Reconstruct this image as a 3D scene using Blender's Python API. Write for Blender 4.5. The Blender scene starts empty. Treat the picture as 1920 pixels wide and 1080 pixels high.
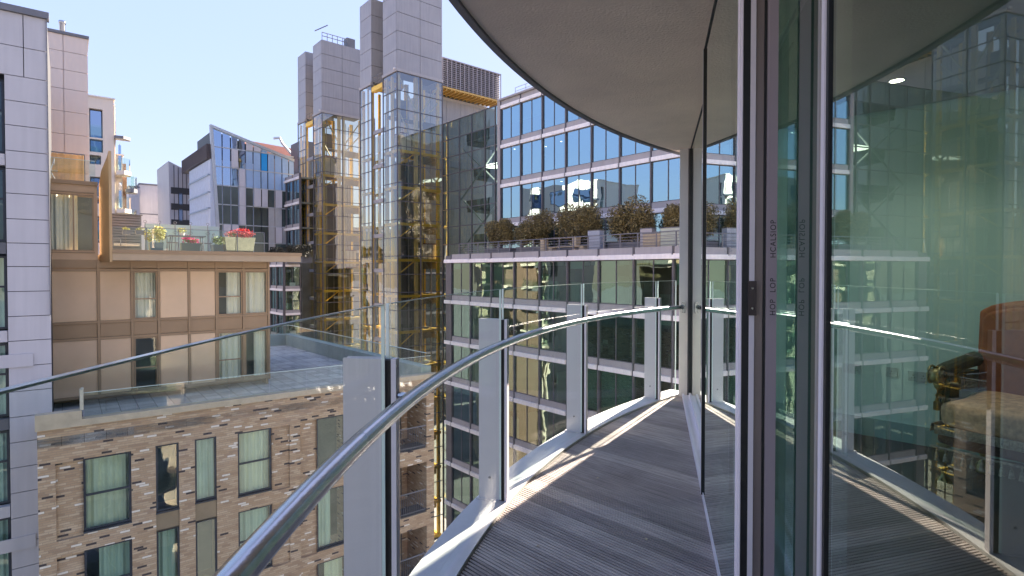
import bpy, math, random
from mathutils import Vector, Matrix
random.seed(7)
R_ = math.radians
SC = bpy.context.scene; COL = SC.collection

# ---------------------------------------------------------------- camera, sky, sun, exposure
cam_d = bpy.data.cameras.new('camera'); CAM = bpy.data.objects.new('camera', cam_d); COL.objects.link(CAM)
EYE = Vector((0, 0, 1.5)); PITCH = R_(0.98); FPX, CX, CY = 1050.0, 960.0, 526.0
CAM.location = EYE; CAM.rotation_euler = (math.pi/2 - PITCH, 0, 0)
cam_d.sensor_width = 36; cam_d.lens = FPX/1920*36; cam_d.shift_y = (CY-540)/1920
cam_d.clip_start = 0.05; cam_d.clip_end = 3000
SC.camera = CAM
SUN_AZ, SUN_EL = R_(31.8), R_(28)
W = bpy.data.worlds.new('World'); SC.world = W; W.use_nodes = True
nt = W.node_tree; bg = nt.nodes['Background']
sky = nt.nodes.new('ShaderNodeTexSky'); sky.sky_type = 'NISHITA'; sky.sun_disc = False
sky.sun_elevation = SUN_EL; sky.sun_rotation = SUN_AZ; sky.air_density = 1.0; sky.dust_density = 0.3; sky.ozone_density = 1.6
# sky brightness compressed and lifted by a constant: bright parts held back, a little warmer all over
_n = nt.nodes; _d = _n.new('ShaderNodeVectorMath'); _d.operation = 'DOT_PRODUCT'; _d.inputs[1].default_value = (.3, .4, .3); nt.links.new(sky.outputs[0], _d.inputs[0])
_a = _n.new('ShaderNodeMath'); _a.operation = 'MULTIPLY_ADD'; nt.links.new(_d.outputs['Value'], _a.inputs[0]); _a.inputs[1].default_value = 1.30; _a.inputs[2].default_value = 1
_v = _n.new('ShaderNodeMath'); _v.operation = 'DIVIDE'; _v.inputs[0].default_value = 1.75; nt.links.new(_a.outputs[0], _v.inputs[1])
_s = _n.new('ShaderNodeVectorMath'); _s.operation = 'SCALE'; nt.links.new(sky.outputs[0], _s.inputs[0]); nt.links.new(_v.outputs[0], _s.inputs['Scale'])
_m = _n.new('ShaderNodeVectorMath'); _m.operation = 'MULTIPLY_ADD'; _m.inputs[1].default_value = (.95, .86, 1.0); _m.inputs[2].default_value = (.235, .20, .17); nt.links.new(_s.outputs[0], _m.inputs[0])
nt.links.new(_m.outputs[0], bg.inputs[0]); bg.inputs[1].default_value = 0.14
sd = bpy.data.lights.new('sun', 'SUN'); sd.energy = 5.0; sd.angle = R_(0.5); sd.color = (1, .88, .74)
SUN = bpy.data.objects.new('sun', sd); COL.objects.link(SUN)
sdir = Vector((math.sin(SUN_AZ)*math.cos(SUN_EL), math.cos(SUN_AZ)*math.cos(SUN_EL), math.sin(SUN_EL)))
SUN.rotation_euler = sdir.to_track_quat('Z', 'Y').to_euler(); SUN.location = (30, 45, 60)
SC.view_settings.view_transform = 'Standard'; SC.view_settings.look = 'None'
SC.view_settings.exposure = 2.5; SC.view_settings.gamma = 1
SC.render.engine = 'CYCLES'
cy = SC.cycles; cy.use_denoising = True; cy.max_bounces = 12; cy.transparent_max_bounces = 40
cy.glossy_bounces = 5; cy.diffuse_bounces = 4; cy.caustics_reflective = False; cy.sample_clamp_indirect = 6

# ---------------------------------------------------------------- helpers
def ray(px, py):
    cp, sp = math.cos(PITCH), math.sin(PITCH)
    return Vector((0, cp, -sp)) + Vector((1, 0, 0))*((px-CX)/FPX) - Vector((0, sp, cp))*((py-CY)/FPX)

class Fr:
    """A vertical wall plane: origin, direction along the wall (x), inward (y)."""
    def __init__(s, px, D, az, base=-28.0):
        r = ray(px, 508); t = D/r.y; s.O = Vector((r.x*t, D, 0)); s.az = R_(az)
        s.d = Vector((math.sin(s.az), math.cos(s.az), 0)); s.n = Vector((-s.d.y, s.d.x, 0)); s.base = base
    def P(s, px, py, y=0.0):
        r = ray(px, py); t = ((s.O + s.n*y) - Vector((0, 0, 0))).dot(s.n)/r.dot(s.n)
        p = EYE + r*t
        return (p-s.O).dot(s.d), p.z
    def S(s, px, y=0.0): return s.P(px, 508, y)[0]
    def Z(s, px, py, y=0.0): return s.P(px, py, y)[1]
    def world(s, x, y, z): return s.O + s.d*x + s.n*y + Vector((0, 0, z))
    def root(s, name, label, cat, x=0, y=0, z=None, group=None):
        e = bpy.data.objects.new(name, None); COL.objects.link(e); e.empty_display_size = .3
        p = s.world(x, y, 0); e.location = (p.x, p.y, s.base if z is None else z)
        e.rotation_euler = (0, 0, math.pi/2 - s.az)
        tag(e, label, cat, group); e['_o'] = [x, y, s.base if z is None else z]
        return e

def tag(o, label=None, cat=None, group=None, kind=None):
    if label: o['label'] = label
    if cat: o['category'] = cat
    if group: o['group'] = group
    if kind: o['kind'] = kind
    return o

class MB:
    def __init__(s): s.v = []; s.f = []; s.m = []; s.k = 0; s.sm = False
    def add(s, vs, fs):
        b = len(s.v); s.v += [tuple(v) for v in vs]; s.f += [[b+i for i in f] for f in fs]; s.m += [s.k]*len(fs); return s
    def box(s, x0, x1, y0, y1, z0, z1):
        return s.add([(x0,y0,z0),(x1,y0,z0),(x1,y1,z0),(x0,y1,z0),(x0,y0,z1),(x1,y0,z1),(x1,y1,z1),(x0,y1,z1)],
                     [(0,3,2,1),(4,5,6,7),(0,1,5,4),(1,2,6,5),(2,3,7,6),(3,0,4,7)])
    def quad(s, a, b, c, d): return s.add([a,b,c,d], [(0,1,2,3)])
    def prism(s, poly, z0, z1):      # poly in xy
        n = len(poly)
        return s.add([(x,y,z0) for x,y in poly]+[(x,y,z1) for x,y in poly],
                     [tuple(range(n-1,-1,-1)), tuple(range(n,2*n))]+[(i,(i+1)%n,n+(i+1)%n,n+i) for i in range(n)])
    def prismy(s, poly, y0, y1):     # poly in xz
        n = len(poly)
        return s.add([(x,y0,z) for x,z in poly]+[(x,y1,z) for x,z in poly],
                     [tuple(range(n)), tuple(range(2*n-1,n-1,-1))]+[(i,n+i,n+(i+1)%n,(i+1)%n) for i in range(n)])
    def prismx(s, poly, x0, x1):     # poly in yz
        n = len(poly)
        return s.add([(x0,y,z) for y,z in poly]+[(x1,y,z) for y,z in poly],
                     [tuple(range(n-1,-1,-1)), tuple(range(n,2*n))]+[(i,(i+1)%n,n+(i+1)%n,n+i) for i in range(n)])
    def tube(s, pts, r, n=8, cap=True, rs=None):
        pts = [Vector(p) for p in pts]; rings = []
        for i, p in enumerate(pts):
            t = (pts[min(i+1, len(pts)-1)]-pts[max(i-1, 0)]).normalized()
            up = Vector((0,0,1)) if abs(t.z) < .95 else Vector((1,0,0))
            a = t.cross(up).normalized(); b = a.cross(t)
            rr = rs[i] if rs else r
            rings.append([p + a*math.cos(2*math.pi*k/n)*rr + b*math.sin(2*math.pi*k/n)*rr for k in range(n)])
        vs = [v for rg in rings for v in rg]
        fs = [(i*n+k, i*n+(k+1)%n, (i+1)*n+(k+1)%n, (i+1)*n+k) for i in range(len(pts)-1) for k in range(n)]
        if cap: fs += [tuple(range(n-1,-1,-1)), tuple((len(pts)-1)*n+k for k in range(n))]
        return s.add(vs, fs)
    def lathe(s, prof, n=16, c=(0,0)):
        vs = [(c[0]+r*math.cos(2*math.pi*k/n), c[1]+r*math.sin(2*math.pi*k/n), z) for r, z in prof for k in range(n)]
        fs = [(i*n+k, i*n+(k+1)%n, (i+1)*n+(k+1)%n, (i+1)*n+k) for i in range(len(prof)-1) for k in range(n)]
        return s.add(vs, fs)
    def holes(s, x0, x1, z0, z1, hs, y, dep):
        """wall front at y with rectangular openings hs=[(xa,xb,za,zb)], reveals dep deep"""
        xs = sorted({x0, x1, *[h[0] for h in hs], *[h[1] for h in hs]}); zs = sorted({z0, z1, *[h[2] for h in hs], *[h[3] for h in hs]})
        xs = [x for x in xs if x0 <= x <= x1]; zs = [z for z in zs if z0 <= z <= z1]
        for a, b in zip(xs, xs[1:]):
            run = None
            for c, d in list(zip(zs, zs[1:]))+[(None, None)]:
                solid = c is not None and not any(h[0] <= (a+b)/2 <= h[1] and h[2] <= (c+d)/2 <= h[3] for h in hs)
                if solid: run = [c, d] if run is None else [run[0], d]
                elif run: s.quad((a,y,run[0]),(b,y,run[0]),(b,y,run[1]),(a,y,run[1])); run = None
        for xa, xb, za, zb in hs:
            xa, xb, za, zb = max(xa,x0), min(xb,x1), max(za,z0), min(zb,z1)
            if xb <= xa or zb <= za: continue
            s.quad((xa,y,za),(xa,y,zb),(xa,y+dep,zb),(xa,y+dep,za)); s.quad((xb,y,zb),(xb,y,za),(xb,y+dep,za),(xb,y+dep,zb))
            s.quad((xa,y,za),(xa,y+dep,za),(xb,y+dep,za),(xb,y,za)); s.quad((xa,y,zb),(xb,y,zb),(xb,y+dep,zb),(xa,y+dep,zb))
        return s
    def build(s, name, mats, root=None, smooth=False, parent=None):
        """vertices are given in the root's own plane coordinates with world heights"""
        ox, oy, oz = root['_o'] if root is not None and '_o' in root else (0, 0, 0)
        me = bpy.data.meshes.new(name); me.from_pydata([(x-ox, y-oy, z-oz) for x, y, z in s.v], [], s.f)
        for m in (mats if isinstance(mats, (list, tuple)) else [mats]): me.materials.append(m)
        me.polygons.foreach_set('material_index', s.m)
        if smooth: me.polygons.foreach_set('use_smooth', [True]*len(s.f))
        me.update()
        o = bpy.data.objects.new(name, me); COL.objects.link(o)
        p = parent if parent is not None else root
        if p is not None: o.parent = p
        return o

def copy_tree(o, parent=None):
    c = o.copy(); COL.objects.link(c); c.parent = parent if parent else o.parent
    for ch in list(o.children): copy_tree(ch, c)
    return c

# ---------------------------------------------------------------- materials
MT = {}
def nodes(name):
    m = bpy.data.materials.new(name); m.use_nodes = True; t = m.node_tree; MT[name] = m
    return m, t, t.nodes, t.links
def N(ns, typ, **kw):
    n = ns.new('ShaderNode'+typ)
    for k, v in kw.items():
        if k.startswith('i'): n.inputs[int(k[1:])].default_value = v
        else: setattr(n, k, v)
    return n
def math_(ns, ls, op, a, b=None, c=None, clamp=False):
    n = N(ns, 'Math', operation=op, use_clamp=clamp)
    for i, v in enumerate((a, b, c)):
        if v is None: continue
        if hasattr(v, 'is_output'): ls.new(v, n.inputs[i])
        else: n.inputs[i].default_value = v
    return n.outputs[0]
def mat(name, col, rough=.5, metal=0.0, var=.12, scale=1.5, bump=0, bscale=30, streak=0, spec=.5, island=0, coat=0):
    m, t, ns, ls = nodes(name); b = ns['Principled BSDF']
    b.inputs['Roughness'].default_value = rough; b.inputs['Metallic'].default_value = metal
    b.inputs['Specular IOR Level'].default_value = spec; b.inputs['Coat Weight'].default_value = coat
    tc = N(ns, 'TexCoord'); nz = N(ns, 'TexNoise'); nz.inputs['Scale'].default_value = scale; nz.inputs['Detail'].default_value = 6
    nz.inputs['Roughness'].default_value = .65
    ls.new(tc.outputs['Object'], nz.inputs['Vector'])
    f = nz.outputs[0]
    if streak:
        mp = N(ns, 'Mapping'); mp.inputs['Scale'].default_value = (4, 4, .25); ls.new(tc.outputs['Object'], mp.inputs[0])
        n2 = N(ns, 'TexNoise'); n2.inputs['Scale'].default_value = 1.2; n2.inputs['Detail'].default_value = 5; ls.new(mp.outputs[0], n2.inputs['Vector'])
        f = math_(ns, ls, 'MULTIPLY_ADD', n2.outputs[0], streak, math_(ns, ls, 'MULTIPLY', f, 1-streak))
    if island:
        g = N(ns, 'NewGeometry'); f = math_(ns, ls, 'MULTIPLY_ADD', g.outputs['Random Per Island'], island, math_(ns, ls, 'MULTIPLY', f, 1-island))
    r = N(ns, 'MapRange'); r.inputs[1].default_value = .25; r.inputs[2].default_value = .75
    r.inputs[3].default_value = 1-var; r.inputs[4].default_value = 1+var; ls.new(f, r.inputs[0])
    if island: r.inputs[1].default_value = 0.1; r.inputs[2].default_value = .9
    vm = N(ns, 'VectorMath', operation='SCALE'); vm.inputs[0].default_value = col[:3]; ls.new(r.outputs[0], vm.inputs['Scale'])
    ls.new(vm.outputs[0], b.inputs['Base Color'])
    if var and not metal:
        rr = N(ns, 'MapRange'); rr.inputs[3].default_value = max(0, rough-.08); rr.inputs[4].default_value = min(1, rough+.1); ls.new(nz.outputs[0], rr.inputs[0]); ls.new(rr.outputs[0], b.inputs['Roughness'])
    if bump:
        n3 = N(ns, 'TexNoise'); n3.inputs['Scale'].default_value = bscale; n3.inputs['Detail'].default_value = 4; ls.new(tc.outputs['Object'], n3.inputs['Vector'])
        bp = N(ns, 'Bump'); bp.inputs['Strength'].default_value = bump; bp.inputs['Distance'].default_value = .01
        ls.new(n3.outputs[0], bp.inputs['Height']); ls.new(bp.outputs[0], b.inputs['Normal'])
    return m
def glass(name, tint, k0=.04, kmul=1.0, wob=.0, gl=(1,1,1), rough=0.0, wscale=.45, dirt=0.0):
    """clear sheet: Schlick reflection over a tinted see-through layer"""
    m, t, ns, ls = nodes(name); ns.remove(ns['Principled BSDF']); out = ns['Material Output']
    g = N(ns, 'NewGeometry'); dt = N(ns, 'VectorMath', operation='DOT_PRODUCT')
    ls.new(g.outputs['Incoming'], dt.inputs[0]); ls.new(g.outputs['Normal'], dt.inputs[1])
    c = math_(ns, ls, 'ABSOLUTE', dt.outputs['Value']); x = math_(ns, ls, 'SUBTRACT', 1.0, c, clamp=True)
    p = math_(ns, ls, 'POWER', x, 5.0); F = math_(ns, ls, 'MULTIPLY_ADD', p, 1-k0, k0)
    F = math_(ns, ls, 'MULTIPLY', F, kmul, clamp=True)
    tr = N(ns, 'BsdfTransparent'); tr.inputs[0].default_value = (*tint, 1)
    go = N(ns, 'BsdfGlossy'); go.inputs[0].default_value = (*gl, 1); go.inputs['Roughness'].default_value = rough
    if wob:
        tc = N(ns, 'TexCoord'); nz = N(ns, 'TexNoise'); nz.inputs['Scale'].default_value = wscale; nz.inputs['Detail'].default_value = 1.5
        ls.new(tc.outputs['Object'], nz.inputs['Vector']); bp = N(ns, 'Bump'); bp.inputs['Strength'].default_value = 1; bp.inputs['Distance'].default_value = wob
        ls.new(nz.outputs[0], bp.inputs['Height']); ls.new(bp.outputs[0], go.inputs['Normal'])
    mx = N(ns, 'MixShader'); ls.new(F, mx.inputs[0]); ls.new(tr.outputs[0], mx.inputs[1]); ls.new(go.outputs[0], mx.inputs[2])
    fin = mx.outputs[0]
    if dirt:
        tc2 = N(ns, 'TexCoord'); mp = N(ns, 'Mapping'); mp.inputs['Scale'].default_value = (3, 3, .4); ls.new(tc2.outputs['Object'], mp.inputs[0])
        n4 = N(ns, 'TexNoise'); n4.inputs['Scale'].default_value = 3; n4.inputs['Detail'].default_value = 8; ls.new(mp.outputs[0], n4.inputs['Vector'])
        rr = N(ns, 'MapRange'); rr.inputs[1].default_value = .45; rr.inputs[2].default_value = .8; rr.inputs[3].default_value = 0; rr.inputs[4].default_value = dirt
        ls.new(n4.outputs[0], rr.inputs[0]); df = N(ns, 'BsdfDiffuse'); df.inputs[0].default_value = (.6, .6, .58, 1)
        m2 = N(ns, 'MixShader'); ls.new(rr.outputs[0], m2.inputs[0]); ls.new(fin, m2.inputs[1]); ls.new(df.outputs[0], m2.inputs[2]); fin = m2.outputs[0]
    ls.new(fin, out.inputs[0])
    return m
def emit(name, col, st):
    m, t, ns, ls = nodes(name); b = ns['Principled BSDF']; b.inputs['Emission Color'].default_value = (*col, 1); b.inputs['Emission Strength'].default_value = st
    return m

WHITE = mat('white_paint', (.58,.555,.56), .35, var=.06, scale=2, streak=.5)
KERB = mat('kerb_metal', (.56,.54,.53), .38, var=.14, scale=5, streak=.2, bump=.12, bscale=14)
SOFFIT = mat('soffit_render', (.86,.72,.60), .85, var=.15, scale=.9, bump=.6, bscale=60)
CLAD_W = mat('white_cladding', (.54,.515,.53), .6, var=.11, scale=.5, streak=.55)
CLAD_B = mat('beige_cladding', (.78,.65,.57), .6, var=.08, scale=.4, streak=.4)
CLAD_G = mat('grey_cladding', (.31,.30,.315), .42, metal=.1, var=.16, scale=.6, streak=.6)
CLAD_D = mat('dark_cladding', (.12,.12,.13), .5, var=.15, scale=.6, streak=.4)
JOINT = mat('joint_dark', (.035,.035,.04), .7)
BRONZE = mat('bronze_frame', (.37,.25,.145), .42, metal=.25, var=.08, scale=1)
BRPAN = mat('bronze_panel', (.74,.51,.31), .14, metal=.05, var=.07, scale=.6, coat=.5)
BRFIN = mat('bronze_fin', (.55,.37,.19), .42, metal=.35, var=.10, scale=1.2, streak=.3)
COPING = mat('coping_stone', (.50,.42,.30), .6, var=.15, scale=3)
PAVE = None
DARKF = mat('dark_window_frame', (.028,.035,.05), .4, var=.1)
BLACK = mat('black_gasket', (.008,.008,.009), .5, var=.1)
STEEL = mat('steel_tube', (.50,.50,.51), .2, metal=1, var=.10, scale=9, streak=.3, bump=.08, bscale=25)
ALU = mat('door_aluminium', (.80,.74,.79), .32, metal=.0, var=.08, scale=12, streak=.6)
ALUB = mat('door_bronze', (.26,.21,.20), .35, metal=.3, var=.08)
MULL = mat('office_mullion', (.10,.095,.11), .45, var=.12)
BAND_G = mat('office_band_grey', (.36,.34,.35), .55, var=.12, scale=1.4, streak=.5)
BAND_W = mat('office_band_white', (.86,.82,.82), .5, var=.14, scale=1.2, streak=.6)
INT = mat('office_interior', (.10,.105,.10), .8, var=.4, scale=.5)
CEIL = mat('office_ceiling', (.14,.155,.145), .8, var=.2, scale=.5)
BLIND = mat('green_blind', (.20,.30,.26), .8, var=.1)
YEL = mat('yellow_steel', (.85,.54,.07), .45, var=.10, scale=2)
TAN = mat('tan_steel', (.64,.47,.20), .5, var=.15, scale=2)
LIFT = mat('lift_cab', (.62,.58,.60), .4, var=.1)
RED = mat('dark_red', (.12,.02,.03), .4)
CURT = mat('curtain_cloth', (.60,.66,.56), .9, var=.15, scale=2, streak=.8)
CURTC = mat('cream_curtain', (.85,.80,.62), .9, var=.15, scale=2, streak=.8)
CREAM = mat('cream_render', (.78,.66,.55), .7, var=.06, scale=.5, streak=.3)
GREYM = mat('grey_metal', (.17,.17,.19), .5, var=.15)
WOOD = mat('bench_wood', (.50,.40,.27), .6, var=.15, scale=4)
BAMB = mat('bamboo_screen', (.80,.46,.16), .7, var=.45, scale=7, streak=.7)
TERRA = mat('terracotta_roof', (.42,.17,.12), .8, var=.15, scale=2)
LEAF = mat('bush_leaf', (.17,.135,.055), .65, var=.75, scale=2, island=.75)
LEAFG = mat('green_leaf', (.20,.26,.05), .6, var=.6, scale=2, island=.75)
LEAFY = mat('yellow_leaf', (.50,.46,.12), .6, var=.5, scale=2, island=.75)
HEDGE = mat('hedge_leaf', (.045,.045,.03), .7, var=.6, scale=2, island=.7)
FLR = mat('red_flower', (.75,.07,.06), .6, var=.5, scale=2, island=.8)
FLP = mat('pink_flower', (.70,.05,.22), .6, var=.5, scale=2, island=.8)
BARK = mat('bark', (.07,.05,.035), .9)
ASPH = mat('asphalt', (.26,.25,.235), .9, var=.3, scale=.3)
WALLP = mat('room_paint', (.50,.64,.58), .8, var=.03)
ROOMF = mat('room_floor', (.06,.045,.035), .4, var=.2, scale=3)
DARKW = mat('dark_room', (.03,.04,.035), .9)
VELV = mat('brown_velvet', (.30,.095,.04), .85, var=.3, scale=9)
VELG = mat('dark_velvet', (.045,.055,.03), .85, var=.3, scale=9)
TAPE = mat('tapestry', (.62,.36,.20), .9, var=.5, scale=22)
GILT = mat('gilt_wood', (.42,.34,.16), .38, metal=.4, var=.35, scale=14)
FRNG = mat('fringe', (.40,.34,.27), .9, var=.5, scale=60)
PLATE = mat('socket_plate', (.34,.40,.38), .35, metal=.3)
GLOW = emit('lamp_glow', (1, .86, .66), 9)
GLOWW = emit('office_lamp', (1, .95, .85), 5)
SILV = mat('silver_panel', (.52,.53,.60), .5, var=.06, scale=1)
BLUEP = mat('blue_panel', (.015,.30,.75), .3, var=.05)
WFIN = mat('white_fin_glass', (.48,.56,.70), .45, var=.12, scale=2, streak=.6)
G_BAL = glass('balustrade_glass', (.945,.975,.96), .035, .28, dirt=.012)
G_EDGE = mat('glass_edge', (.70,.84,.78), .12, var=.05, spec=.8)
G_DOOR = glass('door_glass', (.74,.92,.86), .05, 1.55, gl=(.92,.98,.95), dirt=.02)
G_OFF = glass('office_glass', (.34,.46,.43), .55, 1.0, wob=.018, gl=(.60,.87,1.0), wscale=.35)
G_LOW = glass('lower_office_glass', (.40,.56,.50), .17, 1.2, wob=.012, gl=(.74,.98,.90), wscale=.5)
G_TOW = glass('tower_glass', (.66,.69,.58), .20, 1.1, wob=.006, gl=(.95,.97,1), wscale=.4)
G_ATR = glass('atrium_glass', (.34,.42,.39), .09, 1.1, wob=.010, gl=(.85,.95,.92), wscale=.3)
G_WINC = glass('clear_window_glass', (.93,.96,.92), .05, 1.1, wob=.012, gl=(.9,1,.97), wscale=.9)
G_WIN = glass('window_glass', (.72,.83,.78), .08, 1.3, wob=.014, gl=(.9,1,.97), wscale=.9)
G_BLUE = glass('blue_glass', (.20,.27,.36), .5, 1.0, wob=.01, gl=(.60,.74,1.0))
G_DARK = glass('dark_blue_glass', (.30,.42,.42), .16, 1.0, wob=.01, gl=(.8,.9,1))
G_RAIL = glass('terrace_rail_glass', (.80,.90,.86), .05, 1.4)
FROST = mat('frosted_glass', (.42,.56,.55), .3, var=.06)

def brick_mat():
    m, t, ns, ls = nodes('fleck_brick'); b = ns['Principled BSDF']; b.inputs['Roughness'].default_value = .85
    tc = N(ns, 'TexCoord'); sp = N(ns, 'SeparateXYZ'); ls.new(tc.outputs['Object'], sp.inputs[0])
    u = math_(ns, ls, 'ADD', sp.outputs[0], sp.outputs[1]); Hh, Ww = .078, .29
    zr = math_(ns, ls, 'DIVIDE', sp.outputs[2], Hh); row = math_(ns, ls, 'FLOOR', zr)
    off = math_(ns, ls, 'MULTIPLY', row, .37); ur = math_(ns, ls, 'ADD', math_(ns, ls, 'DIVIDE', u, Ww), off); colm = math_(ns, ls, 'FLOOR', ur)
    cb = N(ns, 'CombineXYZ'); ls.new(row, cb.inputs[0]); ls.new(colm, cb.inputs[1])
    wn = N(ns, 'TexWhiteNoise', noise_dimensions='2D'); ls.new(cb.outputs[0], wn.inputs['Vector'])
    cr = N(ns, 'ValToRGB'); ls.new(wn.outputs['Value'], cr.inputs[0]); cr.color_ramp.interpolation = 'CONSTANT'
    e = cr.color_ramp.elements; e[0].position = 0; e[0].color = (.06,.045,.045,1); e[1].position = .05; e[1].color = (.47,.32,.195,1)
    for p, c in ((.28,(.54,.39,.25,1)),(.5,(.40,.27,.17,1)),(.62,(.50,.35,.22,1)),(.80,(.58,.43,.285,1)),(.945,(.80,.72,.62,1))):
        k = e.new(p); k.color = c
    fz = math_(ns, ls, 'FRACT', zr); fu = math_(ns, ls, 'FRACT', ur)
    mor = math_(ns, ls, 'MAXIMUM', math_(ns, ls, 'LESS_THAN', fz, .17), math_(ns, ls, 'LESS_THAN', fu, .035))
    mx = N(ns, 'MixRGB'); ls.new(mor, mx.inputs[0]); ls.new(cr.outputs[0], mx.inputs[1]); mx.inputs[2].default_value = (.34,.26,.18,1)
    ls.new(mx.outputs[0], b.inputs['Base Color'])
    bp = N(ns, 'Bump'); bp.inputs['Strength'].default_value = .5; bp.inputs['Distance'].default_value = .01
    ls.new(math_(ns, ls, 'SUBTRACT', 1.0, mor), bp.inputs['Height']); ls.new(bp.outputs[0], b.inputs['Normal'])
    return m
BRICK = brick_mat()
def grid_mat(name, col, w, h, gap, dark, rough=.8):
    m, t, ns, ls = nodes(name); b = ns['Principled BSDF']; b.inputs['Roughness'].default_value = rough
    tc = N(ns, 'TexCoord'); sp = N(ns, 'SeparateXYZ'); ls.new(tc.outputs['Object'], sp.inputs[0])
    a = math_(ns, ls, 'DIVIDE', sp.outputs[0], w); c = math_(ns, ls, 'DIVIDE', sp.outputs[1], h)
    cb = N(ns, 'CombineXYZ'); ls.new(math_(ns, ls, 'FLOOR', a), cb.inputs[0]); ls.new(math_(ns, ls, 'FLOOR', c), cb.inputs[1])
    wn = N(ns, 'TexWhiteNoise', noise_dimensions='2D'); ls.new(cb.outputs[0], wn.inputs['Vector'])
    g = math_(ns, ls, 'MAXIMUM', math_(ns, ls, 'LESS_THAN', math_(ns, ls, 'FRACT', a), gap), math_(ns, ls, 'LESS_THAN', math_(ns, ls, 'FRACT', c), gap))
    nz = N(ns, 'TexNoise'); nz.inputs['Scale'].default_value = 1.3; nz.inputs['Detail'].default_value = 7; ls.new(tc.outputs['Object'], nz.inputs['Vector'])
    f = math_(ns, ls, 'ADD', math_(ns, ls, 'MULTIPLY_ADD', wn.outputs['Value'], .35, .45), math_(ns, ls, 'MULTIPLY', nz.outputs[0], .75))
    vm = N(ns, 'VectorMath', operation='SCALE'); vm.inputs[0].default_value = col; ls.new(f, vm.inputs['Scale'])
    mx = N(ns, 'MixRGB'); ls.new(g, mx.inputs[0]); ls.new(vm.outputs[0], mx.inputs[1]); mx.inputs[2].default_value = (*dark, 1)
    ls.new(mx.outputs[0], b.inputs['Base Color']); return m
PAVE = grid_mat('terrace_paving', (.40,.40,.39), .6, .6, .03, (.07,.07,.07))
def deck_mat(az):
    m, t, ns, ls = nodes('weathered_deck'); b = ns['Principled BSDF']; b.inputs['Roughness'].default_value = .62
    tc = N(ns, 'TexCoord'); mp = N(ns, 'Mapping'); mp.inputs['Rotation'].default_value = (0, 0, az); ls.new(tc.outputs['Object'], mp.inputs[0])
    sp = N(ns, 'SeparateXYZ'); ls.new(mp.outputs[0], sp.inputs[0])
    bd = math_(ns, ls, 'FLOOR', math_(ns, ls, 'DIVIDE', sp.outputs[1], .145))
    wn = N(ns, 'TexWhiteNoise', noise_dimensions='1D'); ls.new(bd, wn.inputs['W'])
    m2 = N(ns, 'Mapping'); m2.inputs['Scale'].default_value = (1.2, 26, 1); ls.new(mp.outputs[0], m2.inputs[0])
    nz = N(ns, 'TexNoise'); nz.inputs['Scale'].default_value = 2.2; nz.inputs['Detail'].default_value = 8; nz.inputs['Roughness'].default_value = .7; ls.new(m2.outputs[0], nz.inputs['Vector'])
    n2 = N(ns, 'TexNoise'); n2.inputs['Scale'].default_value = 1.6; n2.inputs['Detail'].default_value = 4; ls.new(tc.outputs['Object'], n2.inputs['Vector'])
    f = math_(ns, ls, 'MULTIPLY_ADD', wn.outputs[0], .24, math_(ns, ls, 'MULTIPLY_ADD', nz.outputs[0], .85, math_(ns, ls, 'MULTIPLY', n2.outputs[0], .40)))
    cr = N(ns, 'ValToRGB'); ls.new(f, cr.inputs[0]); e = cr.color_ramp.elements
    e[0].position = .35; e[0].color = (.105,.084,.074,1); e[1].position = 1.1 if False else 1.0; e[1].color = (.62,.53,.47,1)
    k = e.new(.72); k.color = (.34,.285,.26,1)
    ls.new(cr.outputs[0], b.inputs['Base Color'])
    bp = N(ns, 'Bump'); bp.inputs['Strength'].default_value = .35; bp.inputs['Distance'].default_value = .003; ls.new(nz.outputs[0], bp.inputs['Height']); ls.new(bp.outputs[0], b.inputs['Normal'])
    return m

# ---------------------------------------------------------------- foliage
def leaves(mb, n, fn, size, flat=0.0):
    for _ in range(n):
        c = Vector(fn()); s = size*random.uniform(.6, 1.3)
        a = Vector((random.gauss(0,1), random.gauss(0,1), random.gauss(0,1))).normalized()
        b = a.cross(Vector((random.gauss(0,1), random.gauss(0,1), random.gauss(0,1)))).normalized()
        mb.quad(c-a*s, c+b*s*.42, c+a*s, c-b*s*.42)
def blob(c, r, lumps=7, seed=0):
    """random point in a lumpy ellipsoid"""
    rnd = random.Random(seed)
    L = [(c, (r[0]*.72, r[1]*.72, r[2]*.72))]
    for _ in range(lumps):
        a = rnd.uniform(0, 2*math.pi); z = rnd.uniform(-.5, .75); q = math.sqrt(1-z*z)*.55
        k = rnd.uniform(.34, .55)
        L.append(((c[0]+r[0]*q*math.cos(a), c[1]+r[1]*q*math.sin(a), c[2]+r[2]*z*.6), (r[0]*k, r[1]*k, r[2]*k)))
    def f():
        cc, rr = random.choice(L)
        while True:
            v = Vector((random.uniform(-1,1), random.uniform(-1,1), random.uniform(-1,1)))
            if .30 < v.length < 1.0+.12*random.random(): break
        return (cc[0]+v.x*rr[0], cc[1]+v.y*rr[1], cc[2]+v.z*rr[2])
    return f

GZ = -28.0
AL, AV, AU = 51.5, 49.05, 138.95
# ================================================================ ground
g = MB(); g.quad((-900,-900,GZ),(900,-900,GZ),(900,1500,GZ),(-900,1500,GZ)); tag(g.build('ground', ASPH), kind='structure')
g = MB(); g.quad((-8,6,GZ+.004),(30,-30,GZ+.004),(34,-26,GZ+.004),(-4,40,GZ+.004)); tag(g.build('pavement', mat('pavement_stone', (.40,.38,.35), .8)), kind='structure')

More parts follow.
